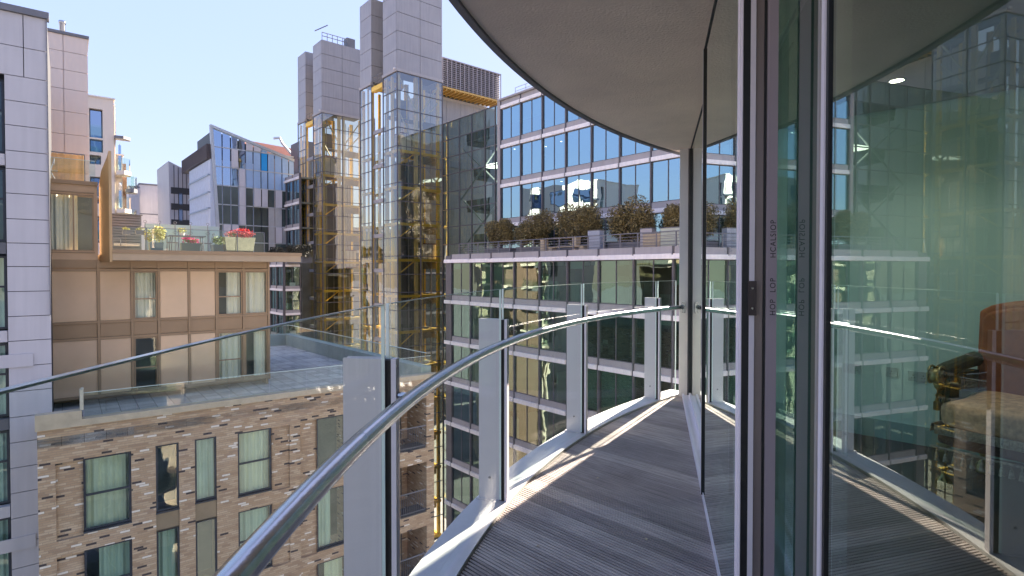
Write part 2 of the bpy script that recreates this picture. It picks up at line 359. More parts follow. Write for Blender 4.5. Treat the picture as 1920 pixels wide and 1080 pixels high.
# ---------------------------------------------------------------- shared window builder
def window(root, x0, x1, z0, z1, y, fm, gm, t=.06, trans=(), muls=(), curtain=None, back=.35, name='window', dep=.07):
    f = MB(); f.box(x0,x0+t,y-dep,y,z0,z1).box(x1-t,x1,y-dep,y,z0,z1).box(x0+t,x1-t,y-dep,y,z0,z0+t).box(x0+t,x1-t,y-dep,y,z1-t,z1)
    for q in trans: f.box(x0+t,x1-t,y-dep+.002,y,q-t/2,q+t/2)
    for q in muls: f.box(q-t/2,q+t/2,y-dep+.004,y,z0+t,z1-t)
    w = f.build(name, fm, root)
    p = MB(); p.quad((x0+t,y-.03,z0+t),(x1-t,y-.03,z0+t),(x1-t,y-.03,z1-t),(x0+t,y-.03,z1-t)); p.build('pane', gm, root, parent=w)
    if curtain:
        cx0, cx1 = (x0, x1) if random.random() < .55 else ((x0, x0+(x1-x0)*random.uniform(.4,.8)) if random.random() < .5 else (x0+(x1-x0)*random.uniform(.2,.6), x1))
        if x1-x0 < .9 or x1-x0 > 2.2: cx0, cx1 = x0, x1
        c = MB(); n = max(12, int((cx1-cx0)/.03)); ph = random.uniform(0, 6)
        xs = [cx0+t+(cx1-cx0-2*t)*i/n for i in range(n+1)]
        ys = [y+.16+.045*math.sin(x*19+ph+1.3*math.sin(x*5))+.02*math.sin(x*47) for x in xs]
        for i in range(n): c.quad((xs[i],ys[i],z0),(xs[i+1],ys[i+1],z0),(xs[i+1],ys[i+1],z1),(xs[i],ys[i],z1))
        c.build('curtain', curtain, root, smooth=True, parent=w)
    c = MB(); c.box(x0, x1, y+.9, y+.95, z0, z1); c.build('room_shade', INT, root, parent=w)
    return w

# ================================================================ the balcony we stand on
BC = Vector((7.44, .98, 0))
def pol(r, deg, z=0): a = R_(deg); return Vector((BC.x-r*math.cos(a), BC.y+r*math.sin(a), z))
W0 = Fr(960, 0, 90, 0)
def arc_band(mb, r0, r1, z0, z1, a0, a1, n):
    A = [a0+(a1-a0)*i/n for i in range(n+1)]
    vs = [];
    for a in A: vs += [pol(r0,a,z0), pol(r1,a,z0), pol(r1,a,z1), pol(r0,a,z1)]
    fs = [(4*i+k, 4*i+(k+1)%4, 4*i+4+(k+1)%4, 4*i+4+k) for i in range(n) for k in range(4)] + [(3,2,1,0), (4*n,4*n+1,4*n+2,4*n+3)]
    return mb.add(vs, fs)
# deck of grooved boards
bdir = Vector((math.sin(R_(136)), math.cos(R_(136)), 0)); bn = Vector((math.sin(R_(46)), math.cos(R_(46)), 0))
dn = Vector((.968, -.25, 0))
def span(v):
    q = bn*v - BC; b = q.dot(bdir); c = q.length_squared-7.897**2; dsc = b*b-c
    if dsc <= 0: return None
    u0, u1 = -b-math.sqrt(dsc), -b+math.sqrt(dsc); um = (.315-dn.dot(bn*v))/dn.dot(bdir); u1 = min(u1, um)
    return (u0, u1) if u1 > u0+.01 else None
g = MB(); prof = []
for k in range(-22, 44):
    v0 = k*.145; prof += [(v0, -.03), (v0+.001, 0)]
    for j in range(6):
        a = v0+.003+j*.0242
        prof += [(a, 0), (a+.0135, 0)] + ([(a+.0145, -.009), (a+.0232, -.009)] if j < 5 else [])
    prof += [(v0+.1375, -.03)]
prev = None
for v, z in prof:
    s_ = span(v)
    if s_ is None: prev = None; continue
    p = [bn*v+bdir*s_[0]+Vector((0,0,z)), bn*v+bdir*s_[1]+Vector((0,0,z))]
    if prev: g.quad(prev[0], prev[1], p[1], p[0])
    prev = p
tag(g.build('deck', deck_mat(R_(46))), kind='structure')
# kerb at the deck's edge
g = MB(); arc_band(g, 7.90, 7.995, -.05, .018, -40, 48, 90); arc_band(g, 8.0, 8.13, -.30, .012, -40, 48, 90)
for dd in (1.2, 13.3, 25.3, 37.5):
    pass
tag(g.build('kerb', KERB), kind='structure')
# slab polygons
def slabpoly(r): return [(pol(r,a).x, pol(r,a).y) for a in [-60+108*i/60 for i in range(61)]] + [(2.35,7.05),(7.7,1.7),(12,-2.6),(10,-9),(3.4,-9)]
home = W0.root('home_apartment_block', 'rendered apartment block with rounded slabs whose soffit and glazed corner fill the right side', 'building', 5, 0, GZ)
g = MB(); g.prism(slabpoly(8.0), 2.95, 3.24); g.build('soffit_slab', SOFFIT, home)
g = MB(); arc_band(g, 7.985, 8.03, 2.93, 3.26, -60, 48, 80); g.build('slab_edge_trim', GREYM, home)
g = MB(); g.prism(slabpoly(7.99), -.33, -.052); g.build('deck_slab', SOFFIT, home)
for k in list(range(-7, 0))+list(range(1, 6)):
    z = 2.95+3.25*k if k > 0 else -.33+3.25*k
    g = MB(); g.prism(slabpoly(8.05), z, z+.29); g.build('balcony_slab', CREAM, home)
    g = MB(); arc_band(g, 7.98, 8.0, z+.3, z+1.4, -58, 46, 40); g.build('balcony_glass', G_RAIL, home)
g = MB()   # glazed walls of the other storeys
for k in list(range(-8, -1))+list(range(0, 6)):
    z0 = 3.24+3.25*k if k >= 0 else -.04+3.25*(k+1)-0.0
    z1 = z0+2.95
    n0, n1 = dn*.5+Vector((.25,.968,0))*-6, dn*.5+Vector((.25,.968,0))*6.3
    g = MB()
    for i in range(6):
        a = n0.lerp(n1, i/6); b = n0.lerp(n1, (i+.94)/6); g.quad((a.x,a.y,z0),(b.x,b.y,z0),(b.x,b.y,z1),(a.x,a.y,z1))
    g.build('storey_glazing', G_BLUE, home)
g = MB(); g.prism([(1.2,-6),(3.2,4.5),(4.0,3.6),(7,1),(9,-5),(6,-8)], GZ, -.4); g.prism([(1.2,-6),(3.2,4.5),(4.0,3.6),(7,1),(9,-5),(6,-8)], 3.3, 20); g.build('building_core', CREAM, home)

# balustrade: one thing
bal = W0.root('balustrade', 'curved glass balustrade with white fin posts and a polished steel handrail round the balcony', 'balustrade', .2, 3.5, 0)
spans = [(-28.9,-17.2), (-16.9,-5.1), (-4.8,7.02), (7.36,19.03), (19.37,31.08), (31.42,43.3), (43.64,46.6)]
for a0, a1 in spans:
    n = max(3, int((a1-a0)/.6)); g = MB()
    A = [a0+(a1-a0)*i/n for i in range(n+1)]
    for r in (7.945, 7.955):
        for a, b in zip(A, A[1:]): g.quad(pol(r,a,.03), pol(r,b,.03), pol(r,b,1.381), pol(r,a,1.381))
    gp = g.build('glass_panel', G_BAL, bal, smooth=True)
    g = MB(); arc_band(g, 7.944, 7.956, 1.381, 1.384, a0, a1, n)
    for a in (a0, a1): arc_band(g, 7.944, 7.956, .03, 1.381, a-.012, a+.012, 1)
    g.build('polished_edge', G_EDGE, bal, parent=gp)
for a in (-29.1, -17.05, -4.95, 7.19, 19.2, 31.25, 43.47):
    g = MB(); t = R_(a); er = Vector((-math.cos(t), math.sin(t), 0)); et = Vector((math.sin(t), math.cos(t), 0)); o = pol(0, a)
    def rb(mb, r0, r1, w0, w1, z0, z1):
        p = [BC+er*r0+et*w0, BC+er*r1+et*w0, BC+er*r1+et*w1, BC+er*r0+et*w1]
        mb.prism([(q.x, q.y) for q in p], z0, z1)
    rb(g, 7.962, 8.105, -.006, .006, .012, 1.19); rb(g, 7.962, 8.105, .030, .042, .012, 1.19); rb(g, 7.97, 8.10, .006, .030, 1.176, 1.188)
    rb(g, 7.962, 8.12, -.02, .056, .0125, .022)
    post = g.build('fin_post', WHITE, bal)
    g = MB(); q_ = BC+er*8.03+et*-.006; g.tube([q_+Vector((0,0,.16)), q_+et*-.006+Vector((0,0,.16))], .008, 8); g.build('bolt', GREYM, bal, parent=post)
    g = MB(); rb(g, 7.926, 7.962, -.010, .024, .02, 1.186); g.build('black_gasket', BLACK, bal, parent=post)
    g = MB(); rb(g, 7.908, 7.926, -.012, .026, .018, 1.19); g.build('clamp_bar', ALU, bal, parent=post)
    g = MB(); p0 = pol(7.908, a+.05, 1.06); p1 = pol(7.845, a+.05, 1.06); g.tube([p0, p1], .011, 8)
    g.k = 0; g.build('rail_bracket', STEEL, bal, parent=post)
g = MB(); g.tube([pol(7.83, -30+76.2*i/110, 1.072) for i in range(111)], .025, 20)
hr = g.build('handrail', STEEL, bal, smooth=True)
for a in (3, 22, 35.0):
    g = MB(); g.tube([pol(7.83, a-.008, 1.072), pol(7.83, a+.008, 1.072)], .02515, 20); g.build('joint_ring', GREYM, bal, parent=hr)
g = MB()
for i in range(16):
    p = pol(7.93+random.uniform(-.0,.02), random.uniform(5, 44), 0)
lf = W0.root('dead_leaves', 'few tiny pale dead leaves scattered on the deck boards', 'leaves', .6, 3.8, 0)
g = MB()
for x, y in ((.14,3.02),(.62,4.02),(.31,3.6),(.75,3.1),(1.35,5.3),(.05,2.72),(.95,4.4)):
    a = random.uniform(0, 6); c_, s_ = math.cos(a)*.014, math.sin(a)*.014
    g.quad((x-c_,y-s_,.003),(x+s_*.5,y-c_*.5,.006),(x+c_,y+s_,.004),(x-s_*.5,y+c_*.5,.008))
lv_ = g.build('leaf_scatter', mat('dead_leaf', (.55,.45,.30), .8), lf); lf['kind'] = 'stuff'
# corner post of the balcony
ep = W0.root('corner_post', 'white square corner post rising from deck to soffit at the balcony tip', 'post', 2.06, 6.66, 0)
g = MB(); c = Vector((2.055, 6.70, 0)); u = Vector((.25,.968,0)); w = Vector((.968,-.25,0))
def obox(mb, c, u, w, u0, u1, w0, w1, z0, z1):
    p = [c+u*u0+w*w0, c+u*u1+w*w0, c+u*u1+w*w1, c+u*u0+w*w1]; mb.prism([(q.x, q.y) for q in p], z0, z1)
obox(g, c, u, w, -.045, .045, -.05, .045, .0, 2.95); g.build('post_shaft', WHITE, ep); g = MB(); obox(g, c, u, w, -.03, .044, .0455, .24, -.04, 2.95); g.build('sun_gap_filler', MULL, ep)  # filler added to block sun slipping between post and room wall
g = MB(); obox(g, c, u, w, -.052, -.045, -.02, .02, 1.0, 1.13); g.tube([c+Vector((-.06,-.09,1.072)), c+Vector((-.02,-.03,1.072))], .026, 12); g.build('rail_collar', STEEL, ep)

# ---- sliding doors (frame: x along the wall away from us, y towards the balcony)
FD = Fr(960, 0, 14.5, 0)
def dtag(name, label, x): return FD.root(name, label, 'glass door', x, -.34, 0)
dA = dtag('glass_door', 'far glass door panel next to the white corner post, in the inner track', 5.3)
g = MB(); g.quad((2.35,-.385,.07),(6.93,-.385,.07),(6.93,-.385,2.92),(2.35,-.385,2.92)); g.build('pane', G_DOOR, dA)
g = MB(); g.box(6.90,6.935,-.40,-.37,.06,2.93); g.build('end_frame', BLACK, dA)
dB = dtag('glass_door', 'narrow glass door panel in the outer track with a pale aluminium stile and printed gasket', 3.0)
g = MB(); g.quad((2.2,-.299,.05),(3.85,-.299,.05),(3.85,-.299,2.93),(2.2,-.299,2.93)); g.build('pane', G_DOOR, dB)
g = MB(); g.box(3.85,3.868,-.310,-.288,.03,2.94); g.k = 1; g.box(3.868,3.88,-.312,-.286,.03,2.94); g.build('edge_strip', [BLACK, ALU], dB)
g = MB(); g.box(2.115,2.205,-.387,-.287,.03,2.94); g.box(2.125,2.132,-.287,-.283,.03,2.94).box(2.190,2.205,-.287,-.283,.03,2.94); st = g.build('stile', ALU, dB)
g = MB(); g.box(2.108,2.115,-.313,-.290,.03,2.94).box(2.108,2.115,-.366,-.358,.03,2.94); g.build('gasket', BLACK, dB, parent=st)
g = MB(); g.box(2.104,2.115,-.330,-.313,.03,2.94); g.build('bead', ALU, dB, parent=st)
g = MB(); g.box(2.109,2.115,-.357,-.331,.03,2.94); g.build('bronze_strip', ALUB, dB, parent=st)
g = MB(); g.box(2.107,2.115,-.402,-.367,.03,2.94); gs = g.build('printed_strip', mat('mauve_strip', (.36,.30,.33), .4, var=.05), dB, parent=st)
g = MB(); g.box(2.096,2.104,-.336,-.309,1.345,1.465); kp = g.build('keeper_plate', mat('keeper', (.05,.035,.035), .4), dB, parent=st)
g = MB()
for z in (1.37, 1.44): g.tube([(2.0955,-.322,z),(2.093,-.322,z)], .004, 8)
g.build('screw', STEEL, dB, parent=kp)
for txt, z, sz in (('HOP', 1.345, .031), ('LOP', 1.425, .031), ('HCALSIOP', 1.545, .031)):
    cu = bpy.data.curves.new('printed_text', 'FONT'); cu.body = txt; cu.size = sz*.82; cu.extrude = .0003; cu.materials.append(BLACK); cu.space_character = 1.15
    o = bpy.data.objects.new('printed_text', cu); COL.objects.link(o); o.parent = gs
    ox, oy, oz = dB['_o']
    # reads upwards, facing the camera (-x of the door frame)
    M = Matrix(((0,0,-1,2.1065-ox),(0,1,0,0),(1,0,0,0),(0,0,0,1)))
    # text right -> +z, text up -> +y(balcony side)
    M = Matrix(((0,0,-1,2.1065-ox),(0,1,0,-.398-oy),(1,0,0,z-oz),(0,0,0,1))); o.matrix_local = M
dD = dtag('glass_door', 'dark narrow glass door strip between the printed gasket and the brown stile', 1.8)
g = MB(); g.quad((1.46,-.435,.07),(2.6,-.435,.07),(2.6,-.435,2.93),(1.46,-.435,2.93)); g.build('pane', G_DOOR, dD)
g = MB(); g.box(2.5,3.6,-.66,-.64,.03,2.7); g.build('dark_sheet', mat('dark_sheet', (.05,.09,.075), .8), dD)  # sheet added only to keep the view through this pane dark
dC = dtag('glass_door', 'large near glass door panel with the armchair showing through it', 0.2)
g = MB(); g.quad((-2.2,-.385,.07),(1.43,-.385,.07),(1.43,-.385,2.93),(-2.2,-.385,2.93)); g.build('pane', G_DOOR, dC)
g = MB(); g.box(1.437,1.455,-.391,-.380,.03,2.94); g.k = 1; g.box(1.455,1.480,-.393,-.376,.03,2.94); g.k = 2; g.box(1.480,1.495,-.391,-.372,.03,2.94); g.build('stile', [BLACK, ALU, mat('bead_grey', (.30,.28,.26), .4)], dC)
tr = FD.root('door_track', 'silver aluminium sill track and head rail of the sliding doors', 'track', 2.5, -.4, 0)
g = MB(); g.box(-4,6.93,-.318,-.296,-.03,.045).box(-4,6.93,-.372,-.318,-.03,.028).box(-4,6.93,-.42,-.372,-.03,.06); g.build('sill_track', ALU, tr)
g = MB(); g.box(3.9,6.93,-.392,-.378,2.935,2.949).box(-4,3.9,-.306,-.292,2.935,2.949); g.build('head_rail', BLACK, tr)

# ---- the room behind the doors
g = MB(); q = [(dn*d_+Vector((.25,.968,0))*w_) for d_, w_ in ((.42,-4.3),(.42,6.75))]
rp = [(q[0].x,q[0].y),(q[1].x,q[1].y),(1.95,6.39),(7.2,1.14),(6.0,-6)]
rp = [(q[0].x,q[0].y),(2.05,6.28),(7.2,1.14),(6.0,-6)]
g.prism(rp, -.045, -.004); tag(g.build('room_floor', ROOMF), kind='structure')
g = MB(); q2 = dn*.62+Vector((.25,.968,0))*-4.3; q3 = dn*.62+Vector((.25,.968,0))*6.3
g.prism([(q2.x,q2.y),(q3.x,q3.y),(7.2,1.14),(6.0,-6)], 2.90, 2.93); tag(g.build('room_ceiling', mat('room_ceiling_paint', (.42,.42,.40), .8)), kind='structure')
FW = Fr(960, 0, 135, 0)   # x+y = const plane, inward normal (.707,.707)
g = MB(); k = 8.34/math.sqrt(2); g.prism([(-2.96,k),(6,k),(6,k+.29),(-3.12,k+.29)],-.04,2.949)
rwall = FW.root('room_wall', 'pale green painted room wall with a skirting board and sockets seen through the near door', 'wall', 0, k, 0)
g.build('wall_face', WALLP, rwall)
g = MB(); g.prism([(-3.12,k+.292),(6,k+.292),(6,k+.33),(-3.125,k+.33)],-.04,2.949); g.build('outer_cladding', WHITE, rwall)
g = MB(); g.box(-2.9,6.0,k-.018,k,0,.16); g.build('skirting_board', mat('skirting', (.24,.35,.31), .5), rwall)
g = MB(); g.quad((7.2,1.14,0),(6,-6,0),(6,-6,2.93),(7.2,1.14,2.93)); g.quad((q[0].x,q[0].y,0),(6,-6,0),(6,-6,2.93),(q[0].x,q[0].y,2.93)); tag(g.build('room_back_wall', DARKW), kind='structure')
def wall_pt(px, py):
    r = ray(px, py); n_ = Vector((.7071,.7071,0)); t = k/(r.dot(n_)); p = EYE+r*t
    return p.dot(Vector((.7071,-.7071,0))), p.z
for i, (px, py, wd, lab) in enumerate(((1597,691,.14,'single metal wall socket partly behind the reflected white post'), (1672,698,.086,'single metal wall socket between the half-hidden socket and the double one'), (1722,706,.146,'double metal wall socket plate beside the armchair'))):
    x, z = wall_pt(px, py); so = FW.root('wall_socket', lab, 'socket', x, k, z-.043, group='sockets on the room wall')
    g = MB(); g.box(x-wd/2,x+wd/2,k-.010,k-.001,z-.043,z+.043); g.build('face_plate', PLATE, so)
    g = MB()
    for cx_ in ([x-.036, x+.036] if wd > .1 else [x]):
        g.box(cx_-.003,cx_+.003,k-.012,k-.009,z+.004,z+.014).box(cx_-.014,cx_-.006,k-.012,k-.009,z-.014,z-.010).box(cx_+.006,cx_+.014,k-.012,k-.009,z-.014,z-.010)
    g.build('pin_slots', BLACK, so)
    g = MB()
    for cx_ in ([x-.010, x+.010] if wd > .1 else [x+.02]): g.box(cx_-.006,cx_+.006,k-.016,k-.0095,z+.016,z+.030)
    g.build('rocker_switch', PLATE, so)
dl = W0.root('downlight', 'small lit downlight in the room ceiling', 'ceiling light', 2.82, 4.13, 2.90)
g = MB(); g.lathe([(0,2.894),(.045,2.894)], 20, (2.82,4.13)); g.build('lamp', GLOW, dl)
ld = bpy.data.lights.new('downlight_lamp', 'SPOT'); ld.energy = 9; ld.spot_size = R_(130); ld.spot_blend = .8; ld.color = (1,.90,.80); ld.shadow_soft_size = .05
lo = bpy.data.objects.new('downlight_lamp', ld); COL.objects.link(lo); lo.parent = dl; lo.location = (0,0,-.02)
g = MB(); g.lathe([(.045,2.892),(.060,2.892),(.062,2.90)], 20, (2.82,4.13)); g.build('trim_ring', PLATE, dl)

# ---- armchair: faces the window (-x)
ach = W0.root('armchair', 'old brown velvet armchair with scrolled gilt arms and tasselled seat behind the near glass door', 'armchair', 2.95, 3.84, 0)
ach.location.x -= .07
ach.rotation_euler = (0, 0, R_(30))
X0, Y0, Y1 = 2.93, 3.02, 3.86        # front of seat, near side, far side
def wob(x, y, z, s=7): return .012*math.sin(s*x+1.3)*math.sin(s*y)+.006*math.sin(3.1*s*z+x*9)
def soft(mb, x0, x1, y0, y1, z0, z1, r=.04, n=10, crown=.0, amp=1):
    """cushion: rounded box by superellipse"""
    cx_, cy_, cz_ = (x0+x1)/2, (y0+y1)/2, (z0+z1)/2; hx, hy, hz = (x1-x0)/2, (y1-y0)/2, (z1-z0)/2; M_, K_ = 2*n, 4*n
    vs = []
    def sp_(v, e): return math.copysign(abs(v)**e, v)
    for i in range(M_+1):
        ph = -math.pi/2+math.pi*i/M_
        for j in range(K_):
            th = 2*math.pi*j/K_
            x = cx_+hx*sp_(math.cos(ph), .28)*sp_(math.cos(th), .28); y = cy_+hy*sp_(math.cos(ph), .28)*sp_(math.sin(th), .28); z = cz_+hz*sp_(math.sin(ph), .45)
            z += crown*(1-((x-cx_)/hx)**2)*(1-((y-cy_)/hy)**2)*(1 if z > cz_ else 0)
            w_ = wob(x, y, z)*amp; vs.append((x+w_, y+w_, z+w_*.6))
    fs = [(i*K_+j, i*K_+(j+1)%K_, (i+1)*K_+(j+1)%K_, (i+1)*K_+j) for i in range(M_) for j in range(K_)]
    mb.add(vs, fs)
g = MB(); soft(g, X0, X0+.72, Y0+.05, Y1-.05, .44, .62, crown=.03); seat = g.build('seat_cushion', TAPE, ach, smooth=True)
g = MB(); soft(g, X0+.02, X0+.74, Y0+.02, Y1-.02, .30, .44); rl = g.build('seat_rail', mat('dark_tapestry', (.13,.075,.06), .9, var=.5, scale=18), ach, smooth=True)
g = MB()
for i in range(90):
    y = Y0+.06+(Y1-Y0-.12)*i/89; g.tube([(X0-.004,y,.455),(X0-.012,y+random.uniform(-.004,.004),.425),(X0-.006,y,.395)], .005, 5)
for i in range(70):
    x = X0+.02+.66*i/69; g.tube([(x,Y1-.03,.455),(x,Y1-.02,.40)], .005, 4)
g.build('fringe', FRNG, ach, parent=rl)
g = MB(); g.tube([(X0+.006, Y0+.03, .302), (X0+.004, (Y0+Y1)/2, .300), (X0+.006, Y1-.03, .302)], .009, 6)
for i in range(15):
    y = Y0+.07+(Y1-Y0-.14)*i/14; g.lathe([(.002,.295),(.007,.285),(.005,.272),(.011,.262),(.015,.235),(.018,.215),(0,.213)], 8, (X0+.004, y))
g.build('tassels', FRNG, ach, parent=rl)
g = MB(); bp = []
for i in range(13):     # wing back outline, in y-z
    t = i/12; bp.append((Y0+.02+(Y1-Y0-.04)*t, 1.20+.10*math.sin(math.pi*t)**.6))
poly = [(Y0+.04,.45)]+bp+[(Y1-.04,.45)]
def backshape(mb, x_, th, ins, sl=.12):
    vs = []; P_ = [(min(max(y, Y0+ins), Y1-ins), z-ins*(z > .6)) for y, z in poly]; n_ = len(P_)
    for dx in (0, th): vs += [(x_+dx+sl*(z-.45)/.8, y, z) for y, z in P_]
    mb.add(vs, [tuple(range(n_-1,-1,-1)), tuple(range(n_,2*n_))]+[(i,(i+1)%n_,n_+(i+1)%n_,n_+i) for i in range(n_)])
backshape(g, X0+.63, .10, 0); backshape(g, X0+.60, .05, .05)
bk = g.build('backrest', VELV, ach)
mod = bk.modifiers.new('bevel', 'BEVEL'); mod.width = .03; mod.segments = 3
for ya in (Y0+.03, Y1-.03):
    g = MB(); pts = [(X0+.10+.56*i/8, ya, .79+.035*math.sin(i/8*2.2)+.03*(i/8)**3) for i in range(9)]
    g.tube(pts, .05, 12, rs=[.046,.05,.052,.05,.05,.05,.05,.052,.055])
    g.box(X0+.20, X0+.66, ya-.03, ya+.03, .44, .77)
    arm = g.build('arm', VELG, ach, smooth=False)
    g = MB(); sc = []
    for i in range(34):
        a = -1.9+i*.33; r = .010+.0019*i
        sc.append((X0+.075-.000*i-math.cos(a)*r*.9, ya, .775+math.sin(a)*r))
    ex = sc[-1]; sc += [(ex[0]+.045, ya, ex[2]-.03), (ex[0]+.085, ya, ex[2]-.10), (ex[0]+.08, ya, .66), (ex[0]+.05, ya, .60)] if False else []
    for off in (-.03, .03): g.tube([(x, ya+off, z) for x, y, z in sc], .0085, 7)
    g.tube([(X0+.075, ya-.036, .775), (X0+.075, ya+.036, .775)], .05, 18)
    g.tube([(X0+.10, ya, .74), (X0+.125, ya, .69), (X0+.12, ya, .63), (X0+.09, ya, .59), (X0+.10, ya, .54)], .03, 10, rs=[.034,.030,.026,.022,.026])
    for off in (-.02, .02): g.tube([(X0+.11, ya+off, .745), (X0+.148, ya+off, .69), (X0+.142, ya+off, .63), (X0+.108, ya+off, .57)], .008, 6)
    g.build('arm_scroll', GILT, ach, smooth=True, parent=arm)
def chair_leg(x, y):
    g = MB(); g.tube([(x-.01,y,.31),(x-.035,y,.26),(x-.03,y,.205),(x,y,.16)], .03, 10, rs=[.045,.034,.024,.02])
    g.lathe([(.022,.165),(.03,.155),(.018,.14),(.016,.10),(.03,.085),(.045,.05),(.042,.02),(.026,.004),(0,.003)], 14, (x, y))
    for kx in range(8):
        a = kx*math.pi/4; g.tube([(x+.03*math.cos(a),y+.03*math.sin(a),.085),(x+.046*math.cos(a),y+.046*math.sin(a),.05),(x+.036*math.cos(a),y+.036*math.sin(a),.008)], .006, 5)
    g.build('leg', GILT, ach, smooth=True)
for x, y in ((X0+.08,Y0+.08),(X0+.08,Y1-.08),(X0+.68,Y0+.08),(X0+.68,Y1-.08)): chair_leg(x, y)

# ================================================================ buildings on the left
# ---- brick block
FB = Fr(65, 17.97, AL)
brick = FB.root('brick_block', 'brown flecked brick block with dark framed windows and a paved roof terrace', 'building', 0, 0)
sR = FB.S(813); zc = FB.Z(65, 797)
def fx(px, y=0.0): return FB.S(px, y)
zw0, zw1 = FB.Z(151, 861.5), FB.Z(151, 996); PIT = 3.1
wins = []   # (x0,x1,ztop,zbot,transom z, recess panel x range)
def col(pxa, pxb, ya, yb, tr_y=None, pan=None):
    return (fx(pxa), fx(pxb), FB.Z(pxa, ya), FB.Z(pxa, yb), FB.Z(pxa, tr_y) if tr_y else None, pan)
C1 = col(151, 242, 861.5, 999, 932, (99, 151)); C2 = col(288, 332, 837, 963); C3 = col(362, 403, 825, 944)
C4 = col(443, 507, 812.6, 932, 872.6, (507, 541)); C5 = col(592, 646, 785.6, 897, None, (561, 592))
hs, rec = [], []
for r_ in range(8):
    dz = -PIT*r_
    if zc+dz-4 < GZ: break
    for c in (C1, C2, C3, C4, C5):
        hs.append((c[0], c[1], c[3]+dz, c[2]+dz))
        if c[5]: rec.append((fx(c[5][0]) if c[5][0] < 560 else fx(c[5][0]), fx(c[5][1]), c[3]+dz-.12, c[2]+dz-.02))
bx0, bx1, bzt, bzb = fx(749), fx(799), FB.Z(749, 754), FB.Z(749, 851)
bays = [(bx0, bx1, bzb-PIT*r_, bzt-PIT*r_) for r_ in range(8)]
spd = []
for c in (C2, C3):
    for r_ in range(7): spd.append((c[0], c[1], c[2]-PIT*(r_+1), c[3]-PIT*r_))
g = MB(); g.holes(0, sR, GZ, zc-.22, hs+rec+spd, 0, .14)
# bays are deeper: cut by adding the brickwork round them separately
g = MB(); g.holes(0, sR, GZ, zc-.22, [h for h in hs+rec+spd]+bays, 0, .14)
for h in rec: g.quad((h[0],.10,h[2]),(h[1],.10,h[2]),(h[1],.10,h[3]),(h[0],.10,h[3]))
for h in bays:
    a, b, c_, d_ = h
    for q_ in (((a,.14,c_),(a,.14,d_),(a,2,d_),(a,2,c_)), ((b,.14,c_),(b,.14,d_),(b,2,d_),(b,2,c_)), ((a,2,c_),(b,2,c_),(b,2,d_),(a,2,d_))): g.quad(*q_)
g.quad((0,0,GZ),(0,14,GZ),(0,14,zc-.22),(0,0,zc-.22))
# right hand side wall recedes along the other street grid
ur = Vector((math.sin(R_(AU)+math.pi), math.cos(R_(AU)+math.pi), 0)); ux, uy = ur.dot(FB.d), ur.dot(FB.n); LR = 19.0
g.quad((sR,0,GZ),(sR+ux*LR,uy*LR,GZ),(sR+ux*LR,uy*LR,zc-.22),(sR,0,zc-.22))
g.build('brick_wall', BRICK, brick)
bxe, bye = sR+ux*LR, uy*LR
g = MB(); g.prism([(0,.0),(sR,0),(bxe,bye),(0,bye)], zc-.80, zc-.5); g.build('terrace_floor', PAVE, brick)
g = MB()
g.prism([(-.05,-.07),(sR+.1,-.07),(sR-.02,.36),(-.05,.36)], zc-.22, zc); g.box(-.05,1.15,-.075,.3,zc,zc+.30)
g.build('front_coping', COPING, brick)
g = MB(); nx, ny = uy, -ux
g.prism([(sR+.05,.36),(bxe+.05,bye),(bxe-.5,bye),(sR-.5,.36)], zc-.5, zc+.30); g.prism([(2,bye),(bxe+.05,bye),(bxe+.05,bye+.5),(2,bye+.5)], zc-.5, zc+.30)
g.build('parapet', mat('parapet_render', (.30,.36,.34), .7, var=.12), brick)
for h in spd:
    g = MB(); g.box(h[0]+.002,h[1]-.002,.05,.12,h[2],h[3]); g.build('bronze_spandrel', BRONZE if False else mat('spandrel', (.27,.21,.14), .45, metal=.2) if 'spandrel' not in MT else MT['spandrel'], brick)
for r_ in range(8):
    dz = -PIT*r_
    for c in (C1, C2, C3, C4, C5):
        if c[3]+dz < GZ: continue
        if r_ > 4: continue
        window(brick, c[0], c[1], c[3]+dz, c[2]+dz, .12, DARKF, G_WIN, .065, [c[4]+dz] if c[4] else [], [], [CURT, CURTC, CURT, None, CURT, CURTC][(r_*5+int(c[0]))%6])
        if r_ < 3:
            g = MB(); g.box(c[0]-.01, (c[1]), -.02, .10, c[3]+dz-.06, c[3]+dz); g.build('sill', DARKF, brick)
for a, b, c_, d_ in bays[:4]:
    g = MB(); g.box(a,b,.10,.9,c_-.001,c_+.09); g.build('loggia_floor', DARKF, brick)
    g = MB(); g.box(a,b,.06,.10,c_+1.05,c_+1.10).box(a,b,.06,.09,c_+.12,c_+.15)
    n = 14
    for i in range(n+1): x = a+(b-a)*i/n; g.box(x-.008,x+.008,.07,.086,c_+.15,c_+1.05)
    g.build('juliet_railing', GREYM, brick)
    window(brick, a+.05, a+.72*(b-a), c_+.1, d_-.25, 1.9, DARKF, G_WIN, .07, [], [], None)
# glass rails on the terrace (a thing of its own)
tb = FB.root('terrace_glass_rail', 'frameless glass rail along the cream coping of the brick block', 'railing', 1.2, .1, zc)
g = MB(); n = 9; xe = sR-.1
for i in range(n):
    a = 1.22+(xe-1.22)*i/n; b = 1.22+(xe-1.22)*(i+.985)/n
    g.quad((a,.12,zc+.02),(b,.12,zc+.02),(b,.12,zc+.84),(a,.12,zc+.84))
g.build('glass_sheet', G_RAIL, tb)
g = MB(); g.box(1.2,xe,.11,.13,zc+.84,zc+.855); g.build('top_edge', G_EDGE, tb)
g = MB(); g.box(1.10,1.20,-.02,.30,zc+.302,zc+.98); g.box(1.13,1.21,.02,.22,zc+.98,zc+1.02); g.build('end_post', mat('post_cream', (.52,.50,.40), .4), tb)
tb2 = FB.root('terrace_glass_rail', 'glass rail on the far parapet of the paved terrace, ahead of the lift towers', 'railing', bxe, bye, zc)
g = MB()
